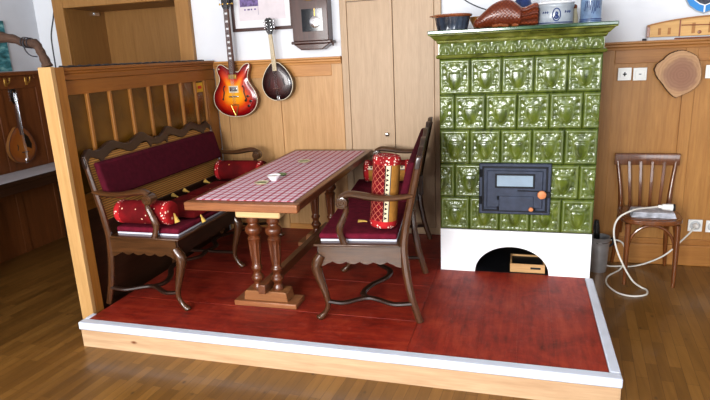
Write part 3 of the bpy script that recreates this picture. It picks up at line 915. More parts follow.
GS = 'patterned bolsters on the bench beside the stove'
L_, rad_ = .385, .077
bx, by, bz = RBp(.366, -.585, SEATZ)
b3 = thing('bolster', 'red, cream and gold bolster standing upright behind the near armrest by the stove', 'bolster', (bx, by, bz + .024), 0, GS)
bolster_parts(b3, L_, rad_, M['red_lat'], M['red_band'], M['red_band'], stripes=True, off=46)
b3.rotation_euler = (0, math.radians(5), math.radians(2))
p = RBp(.24, -.50, SEATZ + .012)
tl = MB(); tl.tube([(0, 0, 0), (-.015, -.004, .003), (-.05, -.01, .0)], [.006, .009, .015], 10, sq=(.6, 1))
tl.build('tassel', M['tassel'], b3, loc=(-.085, -.05, .016))
q = RBp(.095, .58, SEATZ + .089)
b4 = lying('bolster', 'red and cream bolster lying across the far end of the bench beside the stove', q, RB_ROT, .34, .082, True, GS, (M['red_dk'], M['red_band'], M['red_dk']))

# ------------------------------------------------------------------ trestle table
TR = thing('trestle_table', 'long brown trestle table with paired turned columns between the benches', 'table', (-.982, -.13, .001), math.radians(.9))
tz0, tz1 = .672, .718
ty0, ty1 = -.885, .865
m = MB(); m.box(-.338, .338, ty0 + .05, ty1, tz0, tz1); m.build('tabletop', M['chest'], TR, bevel=.006)
MB().box(-.342, .342, ty0, ty0 + .05, tz0 - .002, tz1).build('breadboard_end', M['chest_x'], TR, bevel=.006)
colp = [(.034, .098), (.036, .110), (.030, .122), (.024, .135), (.026, .145), (.034, .155), (.040, .168), (.034, .182), (.026, .190), (.023, .205), (.030, .222), (.036, .232), (.033, .242), (.026, .25),
        (.030, .27), (.034, .32), (.038, .38), (.040, .415), (.042, .425), (.036, .435), (.030, .442), (.034, .448), (.048, .462), (.052, .478), (.050, .492), (.040, .505), (.031, .512), (.030, .522), (.038, .528), (.040, .54), (.036, .552), (.038, .566)]
def trestle(yc, front):
    for sx in (-.066, .066):
        MB().lathe(colp, (sx, yc, 0), 32, flute=(.27, .42, .16, 10)).build('column', M['chest_z'], TR, smooth=50)
    MB().box(-.15, .14, yc - .06, yc + .06, .566, tz0 - .003).build('top_block', M['pale_block'], TR, bevel=.012, bseg=3)
    m = MB(); m.prism([(-.145, .034), (.145, .034), (.138, .09), (.125, .098), (-.125, .098), (-.138, .09)], 'Y', yc - .055, yc + .055)
    m.build('foot_block', M['block'], TR, bevel=.004)
    MB().box(-.206, .206, yc - .075, yc + .075, 0, .034).build('foot', M['chest_x'], TR, bevel=.005)
trestle(-.60, True); trestle(.52, False)
MB().box(-.024, .024, -.70, .62, .099, .158).build('stretcher', M['chest'], TR, bevel=.005)
# runner cloth
rc = MB(); rc.box(-.302, .298, ty0 + .065, ty1 - .085, 0, .003)
rc = rc.build('table_runner', M['check'], None, loc=(-.982, -.13, tz1 + .0015), rot=(0, 0, math.radians(.9)))
tag(rc, 'red and white checked cloth runner lying on the trestle table', 'tablecloth')
CT = tz1 + .0055
# dishes
bw_ = MB().lathe([(.001, 0), (.022, 0), (.024, .004), (.034, .018), (.045, .034), (.046, .036), (.043, .036), (.032, .02), (.020, .008), (.001, .007)], (0, 0, 0), 28, caps=False)
bw_ = bw_.build('small_bowl', M['porc'], None, loc=(-1.0, -.46, CT))
tag(bw_, 'small round white bowl in the middle of the checked runner', 'bowl')
MB().ball((0, 0, .025), .03, 14, 6, sc=(1, 1, .25)).build('contents', M['dish_beige'], bw_)
GD = 'flat dishes on the checked runner'
def saucer(label, x, y, mat, r=.045):
    o = MB().lathe([(.001, 0), (r * .7, 0), (r, .010), (r, .013), (r * .92, .012), (r * .7, .005), (.001, .004)], (0, 0, 0), 26, caps=False).build('flat_dish', mat, None, loc=(x, y, CT))
    tag(o, label, 'dish', GD)
    MB().lathe([(.001, .0045), (r * .68, .0055), (r * .6, .011), (.001, .012)], (0, 0, 0), 20, caps=False).build('contents', M['leaf'], o)
    return o
saucer('flat beige dish on the runner, nearest the front table edge', -1.04, -.56, M['dish_beige'])
saucer('flat beige dish at the far end of the runner', -1.028, .15, M['dish_beige'], .05)
lf = MB()
for k in range(7):
    a = k * .9
    lf.ball((.022 * math.cos(a), .022 * math.sin(a), .007), .02, 10, 6, sc=(1, .6, .33))
lf = lf.build('herb_sprig', M['leaf'], None, loc=(-1.02, -.30, CT))
tag(lf, 'little green herb sprig lying just behind the white bowl', 'herb sprig')

# ------------------------------------------------------------------ bentwood chair
CH = thing('bentwood_chair', 'brown bentwood chair with slatted back standing right of the stove', 'chair', (1.385, .50, FL), math.radians(-1))
cz = .475
n = 40
def superell(a, rx, ry_f, ry_b, pw=3.2):
    c, s = math.cos(a), math.sin(a)
    return (rx * math.copysign(abs(c) ** (2 / pw), c), (ry_b if s > 0 else ry_f) * math.copysign(abs(s) ** (2 / pw), s))
def ringpoly(f): return [(superell(2 * PI * k / n, .197 * f, .21 * f, .20 * f)) for k in range(n)]
m = MB(); m.prism(ringpoly(1.0), 'Z', cz - .038, cz - .004); m.build('seat_ring', M['chair'], CH, bevel=.007, bseg=3)
m = MB(); m.prism(ringpoly(.88), 'Z', cz - .0045, cz); m.build('seat', M['chair'], CH, bevel=.002)
for sx in (-1, 1):
    p = [(sx * .150, -.165, cz - .04), (sx * .152, -.172, .25), (sx * .152, -.182, .0)]
    MB().tube(p, [.020, .018, .012], 12).build('leg', M['chair'], CH)
    p, rr = spl_r([(sx * .182, .245, .0, .012), (sx * .166, .215, .22, .016), (sx * .158, .190, cz - .02, .018), (sx * .168, .205, .62, .015), (sx * .19, .235, .79, .014)], 6)
    MB().tube(p, rr, 12).build('back_post', M['chair'], CH)
pts = [(.140 * math.cos(a), -.158, cz - .205 + .155 * math.sin(a)) for a in [PI * k / 24 for k in range(25)]]
MB().tube(pts, .010, 10).build('arch_brace', M['chair'], CH)
for sx in (-1, 1):
    pts = [(sx * .148, .01 + .155 * math.cos(a), cz - .205 + .150 * math.sin(a)) for a in [PI * k / 20 for k in range(21)]]
    MB().tube(pts, .009, 10).build('arch_brace', M['chair'], CH)
for k in range(4):
    x0 = -.096 + .064 * k; x1 = x0 * 1.2
    m = MB(); vs = []
    for i in range(7):
        f = i / 6; x = x0 + (x1 - x0) * f; y = .183 + .045 * f - .006 * math.sin(PI * f); z = cz - .006 + (.80 - cz) * f
        for dx, dy in ((-.010, -.005), (.010, -.005), (.010, .005), (-.010, .005)): vs.append((x + dx, y + dy, z))
    fs = [(i * 4 + a, i * 4 + (a + 1) % 4, i * 4 + 4 + (a + 1) % 4, i * 4 + 4 + a) for i in range(6) for a in range(4)] + [(3, 2, 1, 0), (24, 25, 26, 27)]
    m.add(vs, fs); m.build('slat', M['chair'], CH, bevel=.002)
vs = []
for i in range(15):
    f = i / 14; x = (f - .5) * .425; y = .232 + .012 * (1 - (2 * f - 1) ** 2)
    for dy, z in ((-.011, .765), (.009, .765), (.012, .835), (.006, .85), (-.006, .85), (-.011, .835)): vs.append((x, y + dy, z))
fs = [(i * 6 + a, i * 6 + (a + 1) % 6, i * 6 + 6 + (a + 1) % 6, i * 6 + 6 + a) for i in range(14) for a in range(6)] + [(5, 4, 3, 2, 1, 0), tuple(84 + a for a in range(6))]
m = MB(); m.add(vs, fs); m.build('top_rail', M['chair'], CH, bevel=.003)
# paper on the seat
pp = thing('paper_stack', 'small stack of pale grey papers lying on the bentwood chair seat', 'papers', (1.388, .435, FL + cz + .001), math.radians(-3))
for k in range(4):
    MB().box(-.135 + .004 * k, .14 - .003 * k, -.085 + .004 * k, .075, .0085 * k, .0085 * k + .0078).build('folded_sheet', M['paper'], pp, bevel=.003)

# white extension lead
pts = [(1.425, .40, .392), (1.37, .37, .391), (1.29, .32, .394), (1.22, .265, .388), (1.15, .24, .345), (1.128, .24, .26), (1.150, .24, .14), (1.20, .22, .02), (1.265, .235, -.09), (1.325, .26, -.144), (1.355, .22, -.147), (1.335, .14, -.147),
       (1.25, .10, -.147), (1.165, .14, -.147), (1.115, .28, -.147), (1.14, .43, -.147), (1.24, .58, -.147), (1.275, .63, -.10), (1.278, .64, -.02), (1.25, .645, .045), (1.19, .645, .06), (1.15, .65, .04), (1.13, .66, -.06), (1.16, .655, -.147), (1.26, .655, -.147), (1.33, .66, -.147), (1.43, .66, -.115), (1.55, .655, -.04), (1.66, .70, .06), (1.725, .725, .13), (1.748, .735, .163)]
ec = MB().tube(spline(pts, 8), .0062, 8).build('extension_lead', M['cable'])
tag(ec, 'white extension lead looped over the chair and plugged into the wall socket', 'cable')
m = MB(); m.tube([(1.418, .40, .392), (1.438, .398, .391), (1.443, .397, .391), (1.505, .39, .390)], [.010, .013, .020, .024], 14)
m.build('coupling', M['plastic'], ec)
MB().lathe([(.001, 0), (.024, 0), (.0245, .012), (.001, .012)], (1.5045, .39, .390), 14, 'X').build('coupling_face', M['blackmat'], ec)
MB().lathe([(.019, 0), (.019, -.02), (.012, -.034), (.007, -.04)], (1.752, .7495, .163), 16, 'Y').build('plug', M['plastic'], ec)

# ash bucket and brush
bk = thing('metal_bucket', 'slim steel ash bucket on the floor between the stove and the chair', 'bucket', (1.083, .56, FL), .3)
MB().lathe([(.001, .004), (.056, .004), (.060, 0), (.062, .01), (.071, .20), (.073, .256), (.077, .261), (.077, .266), (.070, .264), (.068, .20), (.058, .012), (.001, .012)], (0, 0, 0), 32, caps=False).build('bucket_body', M['steel'], bk, smooth=50)
MB().lathe([(.0725, .228), (.0755, .231), (.0728, .234)], (0, 0, 0), 32, caps=False).build('band', M['chrome'], bk)
m = MB(); m.tube(spline([(.073, 0, .245), (.10, 0, .24), (.102, 0, .20), (.071, 0, .18)], 5), .007, 8); m.build('handle', M['iron_dark'], bk)
br_ = thing('hearth_brush', 'black hearth brush standing upright in the steel bucket', 'brush', (1.075, .575, FL + .014), 0)
MB().tube([(0, 0, .13), (-.006, .0, .24), (-.012, 0, .31), (-.016, 0, .37)], [.014, .020, .024, .016], 12).build('handle', M['black'], br_)
MB().tube([(0, 0, .0), (0, 0, .09), (0, 0, .13)], [.04, .036, .014], 12).build('bristle_head', M['blackmat'], br_)

# ------------------------------------------------------------------ things on the stove top
ZT = 1.602
bo = thing('baking_bowl', 'slate glazed fluted bowl with brown rim at the left end of the stove top', 'bowl', (.068, .13, ZT))
MB().lathe([(.001, 0), (.094, 0), (.098, .006), (.106, .04), (.112, .084), (.106, .084), (.09, .04), (.08, .012), (.001, .010)], (0, 0, 0), 56, caps=False, flute=(.005, .07, .10, 18)).build('bowl_body', M['bowl_dk'], bo, smooth=60)
MB().lathe([(.108, .080), (.122, .084), (.126, .092), (.122, .099), (.108, .098), (.104, .088)], (0, 0, 0), 48, caps=False).build('rim', M['rim_brown'], bo, smooth=60)
MB().lathe([(.122, .086), (.135, .088), (.136, .093), (.120, .097)], (-.012, 0, 0), 20, caps=False).build('lug', M['rim_brown'], bo)
M['ochre'] = plain('ochre_glaze', (190, 128, 52), .3, coat=.3, var=.2)
dsh = MB().lathe([(.001, 0), (.05, 0), (.085, .065), (.088, .085), (.082, .085), (.048, .008), (.001, .008)], (0, 0, 0), 32, caps=False).build('clay_dish', M['ochre'], None, loc=(.245, .34, ZT))
tag(dsh, 'ochre clay dish half hidden between the slate bowl and the fish mould', 'dish')
# fish mould: outline in x-z, inflated towards the room
fm = thing('fish_mould', 'copper brown glazed fish shaped mould standing on the stove top', 'mould', (0, 0, ZT))
topc = [(.200, .035), (.215, .060), (.245, .085), (.275, .112), (.31, .140), (.35, .160), (.40, .170), (.44, .160), (.475, .135), (.50, .116), (.53, .122), (.56, .136), (.585, .138), (.595, .12), (.592, .06), (.585, .02)]
botc = [(.200, .022), (.215, .008), (.245, .002), (.275, .004), (.31, .006), (.35, .004), (.40, .003), (.44, .003), (.475, .004), (.50, .008), (.53, .006), (.56, .004), (.585, .006), (.595, .008), (.592, .01), (.585, .012)]
T = spline([(a, b, 0) for a, b in topc], 3); B = spline([(a, b, 0) for a, b in botc], 3)
def fish(a, c):
    k = a * (len(T) - 1); i = min(int(k), len(T) - 2); f = k - i
    tp = T[i].lerp(T[i + 1], f); bt = B[i].lerp(B[i + 1], f)
    q = c; x = bt.x + (tp.x - bt.x) * q; z = bt.y + (tp.y - bt.y) * q
    d = math.sqrt(max(0, 1 - (2 * q - 1) ** 2)); hgt = (tp.y - bt.y)
    endf = min(1, a / .08, (1 - a) / .04)
    dep = .055 * d * min(1, hgt / .11) ** .6 * math.sqrt(max(0, endf))
    if x > .49: dep *= .65 + .25 * math.sin(q * 26)
    return (x, .13 - dep, z)
m = MB(); m.grid(fish, 64, 24); m.grid(lambda a, c: (fish(a, c)[0], .135, fish(a, c)[2]), 64, 3, flip=True)
m.build('mould_body', M['fish'], fm, smooth=70)
m = MB()
for x, z, r in [(.34, .012, .02), (.37, .016, .018), (.40, .010, .02), (.46, .010, .02)]: m.ball((x, .075, z), r, 10, 6, sc=(1.2, .8, .6))
m.tube([(.245, .105, .004), (.25, .1, .05), (.268, .098, .085)], [.004, .006, .004], 8)
m.ball((.232, .1, .058), .008, 10, 6)
m.build('fin', M['rim_brown'], fm)
# crock
ck = thing('stoneware_crock', 'grey stoneware crock with a blue oval emblem between fish mould and mug', 'crock', (.694, .17, ZT))
MB().lathe([(.001, 0), (.100, 0), (.105, .006), (.107, .05), (.106, .095), (.110, .104), (.112, .115), (.108, .121), (.098, .121), (.096, .1), (.096, .01), (.001, .01)], (0, 0, 0), 44, caps=False).build('body', M['crock'], ck, smooth=50)
def on_cyl(r, a, z): return (r * math.sin(a), -r * math.cos(a), z)
m = MB()
pts = [on_cyl(.1085, .03 + .21 * math.cos(2 * PI * k / 24), .058 + .036 * math.sin(2 * PI * k / 24)) for k in range(25)]
m.tube(pts, .0032, 6, caps=False)
m.ball(on_cyl(.1055, .03, .064), .012, 10, 6, sc=(.9, .4, 1)); m.ball(on_cyl(.1055, .03, .044), .014, 10, 6, sc=(1.1, .4, .9))
for a in (-.75, -.6, -.48, .5, .66, .8):
    m.tube([on_cyl(.1085, a, .066), on_cyl(.1085, a + .03, .078), on_cyl(.1085, a + .07, .072)], .003, 6)
m.tube([on_cyl(.1078, -1.2 + 2.4 * k / 20, .012) for k in range(21)], .003, 6)
m.build('blue_emblem', M['cobalt'], ck)
MB().lathe([(.001, .118), (.096, .118), (.112, .125), (.112, .131), (.07, .146), (.02, .152), (.001, .153)], (0, 0, 0), 36, caps=False).build('lid', M['porc'], ck, smooth=50)
mg = thing('stoneware_mug', 'tall blue grey stoneware mug at the right end of the stove top', 'mug', (.898, .15, ZT))
MB().lathe([(.001, 0), (.062, 0), (.064, .004), (.062, .012), (.060, .016), (.060, .16), (.062, .168), (.056, .168), (.055, .01), (.001, .01)], (0, 0, 0), 36, caps=False).build('body', M['mug'], mg, smooth=50)
m = MB()
for z in (.012, .022): m.tube([(.0612 * math.cos(2 * PI * k / 36), .0612 * math.sin(2 * PI * k / 36), z) for k in range(37)], .0028, 6)
for k in range(9):
    a = -.7 + .17 * k; m.tube([on_cyl(.0608, a, .07 + .02 * math.sin(k)), on_cyl(.0608, a + .1, .10 + .02 * math.cos(k * 2)), on_cyl(.0608, a + .05, .125)], .0022, 6)
m.build('blue_decoration', M['cobalt'], mg)
m = MB(); m.tube(spline([(-.02, .058, .14), (-.035, .10, .13), (-.038, .105, .07), (-.02, .058, .035)], 6), .009, 8, sq=(1.3, .8)); m.build('handle', M['mug'], mg)
cn = MB().lathe([(.001, 0), (.022, 0), (.024, .02), (.02, .06), (.013, .085), (.015, .095), (.001, .096)], (0, 0, 0), 20, caps=False)
cn = cn.build('clay_figure', M['dish_beige'], None, loc=(.812, .24, ZT))
MB().ball((0, 0, .105), .016, 12, 8).build('figure_head', M['rim_brown'], cn)
tag(cn, 'small beige clay figure half hidden between crock and mug', 'figurine')
jr = MB().lathe([(.001, 0), (.05, 0), (.062, .03), (.064, .12), (.05, .17), (.042, .185), (.046, .2), (.036, .2), (.001, .195)], (0, 0, 0), 30, caps=False).build('jar', M['cobalt'], None, loc=(.50, .38, ZT))
tag(jr, 'dark blue jar standing behind the tail of the fish mould', 'jar')

# ------------------------------------------------------------------ instruments
def resample(pts, n):
    P = spline([(a, b, 0) for a, b in pts] + [(pts[0][0], pts[0][1], 0)], 8)[:-1]
    L = [0]
    for a, b in zip(P, P[1:] + P[:1]): L.append(L[-1] + (b - a).length)
    out = []
    Q = P + P[:1]
    for k in range(n):
        d = L[-1] * k / n
        i = max(j for j in range(len(L) - 1) if L[j] <= d)
        f = (d - L[i]) / max(1e-9, L[i + 1] - L[i])
        q = Q[i].lerp(Q[i + 1], f); out.append((q.x, q.y))
    return out
def body_mesh(root, outline, cen, depth, mat_top, mat_side, mat_bind, arch=.012):
    """body against y=0..-depth, face to -Y; relief attr = distance from heart"""
    n = len(outline)
    m = MB(); vs = []; at_ = []; fs = []
    rings = [(1.0, 0), (.985, .003), (.93, .35), (.82, .7), (.62, .9), (.36, 1.0), (.12, 1.0)]
    for s, h in rings:
        for (x, z) in outline:
            vs.append((cen[0] + (x - cen[0]) * s, -depth - arch * h, cen[1] + (z - cen[1]) * s)); at_.append(s)
    for i in range(len(rings) - 1):
        for k in range(n):
            j = (k + 1) % n; fs.append((i * n + k, i * n + j, (i + 1) * n + j, (i + 1) * n + k))
    fs.append(tuple((len(rings) - 1) * n + k for k in range(n)))
    m.add(vs, fs); m.attr = at_
    top = m.build('soundboard', mat_top, root, smooth=60)
    m = MB(); m.prism(outline, 'Y', -.004, -depth + .0002); m.build('body', mat_side, root, smooth=40, bevel=.006)
    m = MB(); m.tube([(x, -depth, z) for x, z in outline] + [(outline[0][0], -depth, outline[0][1])], .0028, 6, caps=False); m.build('binding', mat_bind, root)
    return top
# electric guitar: local origin at the lower end of the body on the wall
GT = thing('electric_guitar', 'sunburst red electric guitar with f-holes hanging on the wall panelling', 'guitar', (-1.829, .735, 1.01))
half = [(0, 0), (.07, .006), (.14, .035), (.187, .085), (.203, .145), (.190, .205), (.158, .255), (.134, .300), (.131, .335), (.142, .375), (.156, .41), (.150, .438), (.120, .445), (.088, .425), (.062, .392), (.035, .395)]
right = half; left = [(-a, b) for a, b in half[::-1]][:-1]
right = [q for q in right if q[1] < .37] + [(.142, .375), (.154, .408), (.152, .436), (.126, .436), (.09, .414), (.058, .378), (.035, .372)]
right = right[:11] + right[11:]
left = [(-.035, .397), (-.062, .412), (-.085, .428), (-.110, .436), (-.134, .428), (-.146, .402), (-.144, .372)] + [q for q in left if q[1] < .34]
out = resample(right + left, 120)
tp = body_mesh(GT, out, (0, .19), .045, M['sunburst'], M['guitar_side'], M['binding'])
for sx in (-1, 1):
    p = [(sx * (.100 - .012), -.0585, .255), (sx * .096, -.0585, .235), (sx * .092, -.0585, .205), (sx * .10, -.0575, .175), (sx * .106, -.0565, .15)]
    m = MB(); pts = spline(p, 6); m.tube(pts, [.0035 + .002 * math.sin(PI * k / (len(pts) - 1)) for k in range(len(pts))], 8, sq=(.4, 1), up=(0, 1, 0))
    m.ball((sx * .085, -.0585, .255), .0075, 10, 6, sc=(1, .35, 1)); m.ball((sx * .109, -.0565, .148), .009, 10, 6, sc=(1, .35, 1))
    m.build('f_hole', M['blackmat'], GT)
for z, mt in ((.335, M['brass']), (.232, M['chrome'])):
    q = MB().box(-.036, .036, -.068, -.055, z - .019, z + .019).build('pickup', mt, GT, bevel=.004)
MB().box(-.043, .043, -.064, -.054, .205 - .003, .254 + .005).build('pickup_ring', M['binding'], GT, bevel=.002)
MB().box(-.045, .045, -.072, -.056, .165, .176).build('bridge', M['chrome'], GT, bevel=.003)
m = MB(); m.tube([(-.035, -.064, .10), (.035, -.064, .10)], .005, 8); m.tube([(-.035, -.064, .10), (-.02, -.064, .06), (0, -.058, .008)], .004, 8); m.tube([(.035, -.064, .10), (.02, -.064, .06), (0, -.058, .008)], .004, 8)
m.build('tailpiece', M['brass'], GT)
for x, z in ((.125, .17), (.105, .135), (.148, .13), (.128, .09)):
    MB().lathe([(.011, 0), (.0105, -.012), (.001, -.013)], (x, -.053, z), 14, 'Y').build('control_knob', M['black'], GT)
MB().ball((-.12, -.06, .40), .007, 10, 6).build('toggle_switch', M['binding'], GT)
m = MB(); m.prism([(-.027, .36), (.027, .36), (.0215, .875), (-.0215, .875)], 'Y', -.066, -.045); m.build('neck', M['rosewood'], GT, bevel=.003)
for k in range(8):
    z = .84 - .064 * k + .0019 * k * k
    MB().box(-.012, .012, -.0668, -.0655, z - .008, z + .008).build('inlay', M['porc'], GT)
m = MB()
for x in (-.013, -.008, -.003, .003, .008, .013): m.tube([(x, -.070, .10), (x, -.0715, .17), (x, -.069, .87), (x * 1.5, -.066, .95)], .0006, 4)
m.build('string', M['chrome'], GT)
hd = MB(); hd.prism([(-.022, .872), (.022, .872), (.036, .90), (.036, 1.0), (.040, 1.045), (.012, 1.032), (0, 1.042), (-.012, 1.032), (-.040, 1.045), (-.036, 1.0), (-.036, .90)], 'Y', -.062, -.045)
hd = hd.build('headstock', M['black'], GT, bevel=.002)
for sx in (-1, 1):
    for k in range(3):
        z = .915 + .042 * k
        m = MB(); m.tube([(sx * .036, -.05, z), (sx * .052, -.05, z)], .003, 6); m.ball((sx * .057, -.05, z), .009, 10, 6, sc=(.7, .6, 1)); m.lathe([(.006, 0), (.006, -.006), (.001, -.007)], (sx * .022, -.062, z), 10, 'Y')
        m.build('tuning_peg', M['brass'], hd)
MB().tube([(0, 0, .94), (0, -.04, .94)], .006, 8).box(-.02, .02, -.003, .036, .92, .97).build('wall_hanger', M['iron_dark'], GT)

def mandolin(label, loc, rz, top, side, bind, guard=False, scale=1.0, group=None):
    R = thing('mandolin', label, 'mandolin', loc, rz, group)
    half = [(0, 0), (.055, .010), (.105, .045), (.132, .10), (.134, .15), (.118, .20), (.088, .25), (.055, .285), (.028, .305)]
    half = [(a * scale, b * scale) for a, b in half]
    out = resample(half + [(-a, b) for a, b in half[::-1]][:-1], 90)
    body_mesh(R, out, (0, .13 * scale), .045, top, side, bind, .014)
    m = MB(); m.prism([(-.018, .24 * scale), (.018, .24 * scale), (.0145, .53), (-.0145, .53)], 'Y', -.066, -.044); m.build('neck', M['rosewood'] if guard else M['cream'], R, bevel=.003)
    m = MB()
    for x in (-.010, -.004, .004, .010): m.tube([(x, -.0665, .03), (x, -.0715, .10), (x, -.0685, .52), (x * 1.6, -.064, .62)], .0008, 4)
    m.build('string', M['chrome'], R)
    MB().box(-.035, .035, -.072, -.058, .095, .103).build('bridge', M['rosewood'], R, bevel=.002)
    MB().box(-.014, .014, -.066, -.044, .0, .04).build('tailpiece', M['chrome'], R, bevel=.003)
    for sx in (-1, 1):
        pts = spline([(sx * .065, -.0595, .175), (sx * .062, -.0595, .15), (sx * .072, -.0585, .12)], 5)
        MB().tube(pts, .004, 6, sq=(.5, 1), up=(0, 1, 0)).build('f_hole', M['blackmat'], R)
    if guard:
        m = MB(); m.prism([(.018, .27), (.06, .23), (.085, .16), (.075, .12), (.03, .14), (.018, .2)], 'Y', -.0625, -.059); m.build('pickguard', M['black'], R)
    MB().tube(spline([(-.012, -.042, .56), (-.01, -.02, .60), (0, -.008, .66), (.01, -.02, .60), (.012, -.042, .56)], 5), .002, 6).build('hanging_loop', M['cable_dk'], R)
    hd = MB(); hd.prism([(-.015, .528), (.015, .528), (.03, .56), (.028, .62), (.030, .645), (.012, .66), (0, .655), (-.012, .66), (-.030, .645), (-.028, .62), (-.03, .56)], 'Y', -.060, -.044)
    hd = hd.build('headstock', M['black'], R, bevel=.002)
    for sx in (-1, 1):
        for k in range(4):
            z = .56 + .024 * k
            m = MB(); m.tube([(sx * .028, -.05, z), (sx * .040, -.05, z)], .002, 6); m.ball((sx * .043, -.05, z), .006, 8, 6, sc=(.8, .7, 1)); m.lathe([(.0045, 0), (.0045, -.005), (.001, -.006)], (sx * .017, -.060, z), 8, 'Y')
            m.build('tuning_peg', M['chrome'], hd)
    return R
md = mandolin('dark brown teardrop mandolin hanging below the wall clock', (-1.424, .735, 1.138), 0, M['mando_dark'], M['black'], M['binding'])
md.rotation_euler = (0, math.radians(-3.6), 0)
mn = mandolin('amber mandolin with black pickguard hanging from a brass hook in the dim corner', (XL + .035, .31, .665), PI / 2, M['mando_amber'], M['boat_dark'], M['rosewood'], True, 1.06)
for y, lb in ((.30, 'brass coat hook holding the amber mandolin in the left corner'), (.52, 'empty brass coat hook beside the divider post')):
    hk = thing('coat_hook', lb, 'hook', (XL + .033, y, 1.375), 0, 'brass coat hooks in the left corner')
    MB().box(0, .006, -.014, .014, -.03, .04).build('back_plate', M['brass'], hk, bevel=.003)
    m = MB(); m.tube(spline([(.004, 0, .0), (.03, 0, -.01), (.05, 0, .01), (.052, 0, .03)], 5), .006, 8); m.ball((.052, 0, .034), .010, 10, 6)
    m.build('hook_arm', M['brass'], hk)

# ------------------------------------------------------------------ wall pieces
pc = thing('framed_print', 'brown framed print with purple building sketch behind the guitar neck', 'picture', (0, 0, 0))
x0, x1, z0, z1 = -1.838, -1.285, 1.706, 2.14
m = MB(); m.box(x0, x1, .775, .799, z0, z0 + .026).box(x0, x1, .775, .799, z1 - .026, z1).box(x0, x0 + .026, .775, .799, z0 + .026, z1 - .026).box(x1 - .026, x1, .775, .799, z0 + .026, z1 - .026)
m.build('frame', M['clock'], pc, bevel=.003)
MB().box(x0 + .026, x1 - .026, .785, .799, z0 + .026, z1 - .026).build('mat_board', M['mat_board'], pc, smooth=0)
MB().box(x0 + .07, x1 - .07, .783, .785, z0 + .085, z1 - .075).build('print_sheet', M['print_paper'], pc, smooth=0)
m = MB(); bx_, bz_ = x0 + .085, z0 + .195
m.prism([(bx_, bz_), (bx_ + .165, bz_), (bx_ + .165, bz_ + .10), (bx_ + .155, bz_ + .075), (bx_ + .11, bz_ + .055), (bx_ + .095, bz_ + .075), (bx_ + .06, bz_ + .095), (bx_ + .03, bz_ + .075), (bx_, bz_ + .06)], 'Y', .7815, .783)
for k, w_ in enumerate((.02, .03, .018, .025)): m.box(bx_ + .035 + k * .03, bx_ + .035 + k * .03 + w_ * .7, .7815, .783, bz_ - .03, bz_ - .018)
m.box(bx_ + .16, bx_ + .162, .782, .783, bz_ - .07, bz_ + .1)
m.build('building_sketch', M['purple'], pc)
MB().tube([(x0 + .25, .7825, z0 + .32), (x0 + .32, .7825, z0 + .35), (x0 + .42, .7825, z0 + .345)], .002, 6).build('sketch_line', M['purple'], pc)

ck_ = thing('pendulum_clock', 'dark wooden pendulum wall clock with a glass window above the panelling', 'clock', (0, 0, 0))
cx0, cx1 = -1.262, -.962
m = MB(); m.box(cx0, cx1, .685, .798, 1.60, 2.26); m.build('case', M['clock'], ck_, bevel=.004)
m = MB(); m.box(cx0 - .015, cx1 + .022, .672, .798, 1.578, 1.60)
m.prism([(cx0 - .002, 1.578), (cx1 + .008, 1.578), (cx1 - .06, 1.532), (cx0 + .06, 1.532)], 'Y', .69, .798)
m.build('base_moulding', M['clock'], ck_, bevel=.006)
m = MB(); m.box(cx0 - .02, cx1 + .02, .67, .798, 2.26, 2.30); m.prism([(cx0, 2.30), (cx1, 2.30), ((cx0 + cx1) / 2, 2.39)], 'Y', .70, .798); m.build('crown_moulding', M['clock'], ck_, bevel=.006)
MB().box(-1.178, -1.002, .682, .686, 1.672, 1.842).build('window', M['clock_glass'], ck_, bevel=.001)
m = MB(); m.lathe([(.001, -.004), (.030, -.004), (.044, -.001), (.044, 0)], (-1.068, .680, 1.742), 28, 'Y')
m.build('pendulum_bob', M['chrome'], ck_); MB().box(-1.071, -1.065, .6795, .6815, 1.785, 1.842).build('pendulum_rod', M['brass'], ck_)
MB().lathe([(.001, -.006), (.10, -.006), (.112, -.003), (.115, 0)], (-1.11, .684, 2.03), 40, 'Y').build('dial', M['porc'], ck_)
m = MB(); m.lathe([(.112, -.012), (.125, -.008), (.128, 0), (.11, 0)], (-1.11, .685, 2.03), 40, 'Y', caps=False); m.build('dial_ring', M['brass'], ck_)
MB().tube([(-1.11, .675, 2.03), (-1.11, .675, 2.11)], .003, 6).tube([(-1.11, .675, 2.03), (-1.055, .675, 2.06)], .0035, 6).build('hand', M['black'], ck_)
m = MB(); m.tube([(cx1 + .012, .70, 1.60), (cx1 + .03, .70, 1.575), (cx1 + .028, .70, 1.555)], .008, 8); m.build('side_finial', M['clock'], ck_)

# tree slice
so = [(1.389, 1.281), (1.40, 1.318), (1.440, 1.352), (1.475, 1.387), (1.541, 1.408), (1.60, 1.392), (1.645, 1.362), (1.672, 1.30), (1.682, 1.237), (1.672, 1.18), (1.633, 1.136), (1.58, 1.108), (1.537, 1.090), (1.50, 1.118), (1.469, 1.154), (1.44, 1.195), (1.41, 1.232)]
cxs, czs = 1.56, 1.245
so = [(a - cxs, b - czs) for a, b in so]
SLO = thing('tree_slice', 'irregular slice of tree trunk hung on the panelling above the chair', 'wood slice', (cxs, YW - .004, czs))
out = resample(so, 90); out = [(x * (1 + .012 * math.sin(k * 1.9)), z * (1 + .012 * math.sin(k * 2.7))) for k, (x, z) in enumerate(out)]
m = MB(); m.prism([(x * .985, z * .985) for x, z in out], 'Y', -.040, -.002); m.build('cut_face', M['rings'], SLO, smooth=30)
n_ = len(out); vs = []
for (s, y) in ((1.0, -.001), (1.015, -.02), (1.0, -.036), (.984, -.038)):
    vs += [(x * s, y, z * s) for x, z in out]
fs = [(i * n_ + k, i * n_ + (k + 1) % n_, (i + 1) * n_ + (k + 1) % n_, (i + 1) * n_ + k) for i in range(3) for k in range(n_)]
m = MB(); m.add(vs, fs); m.build('bark', M['slice_bark'], SLO, smooth=60)

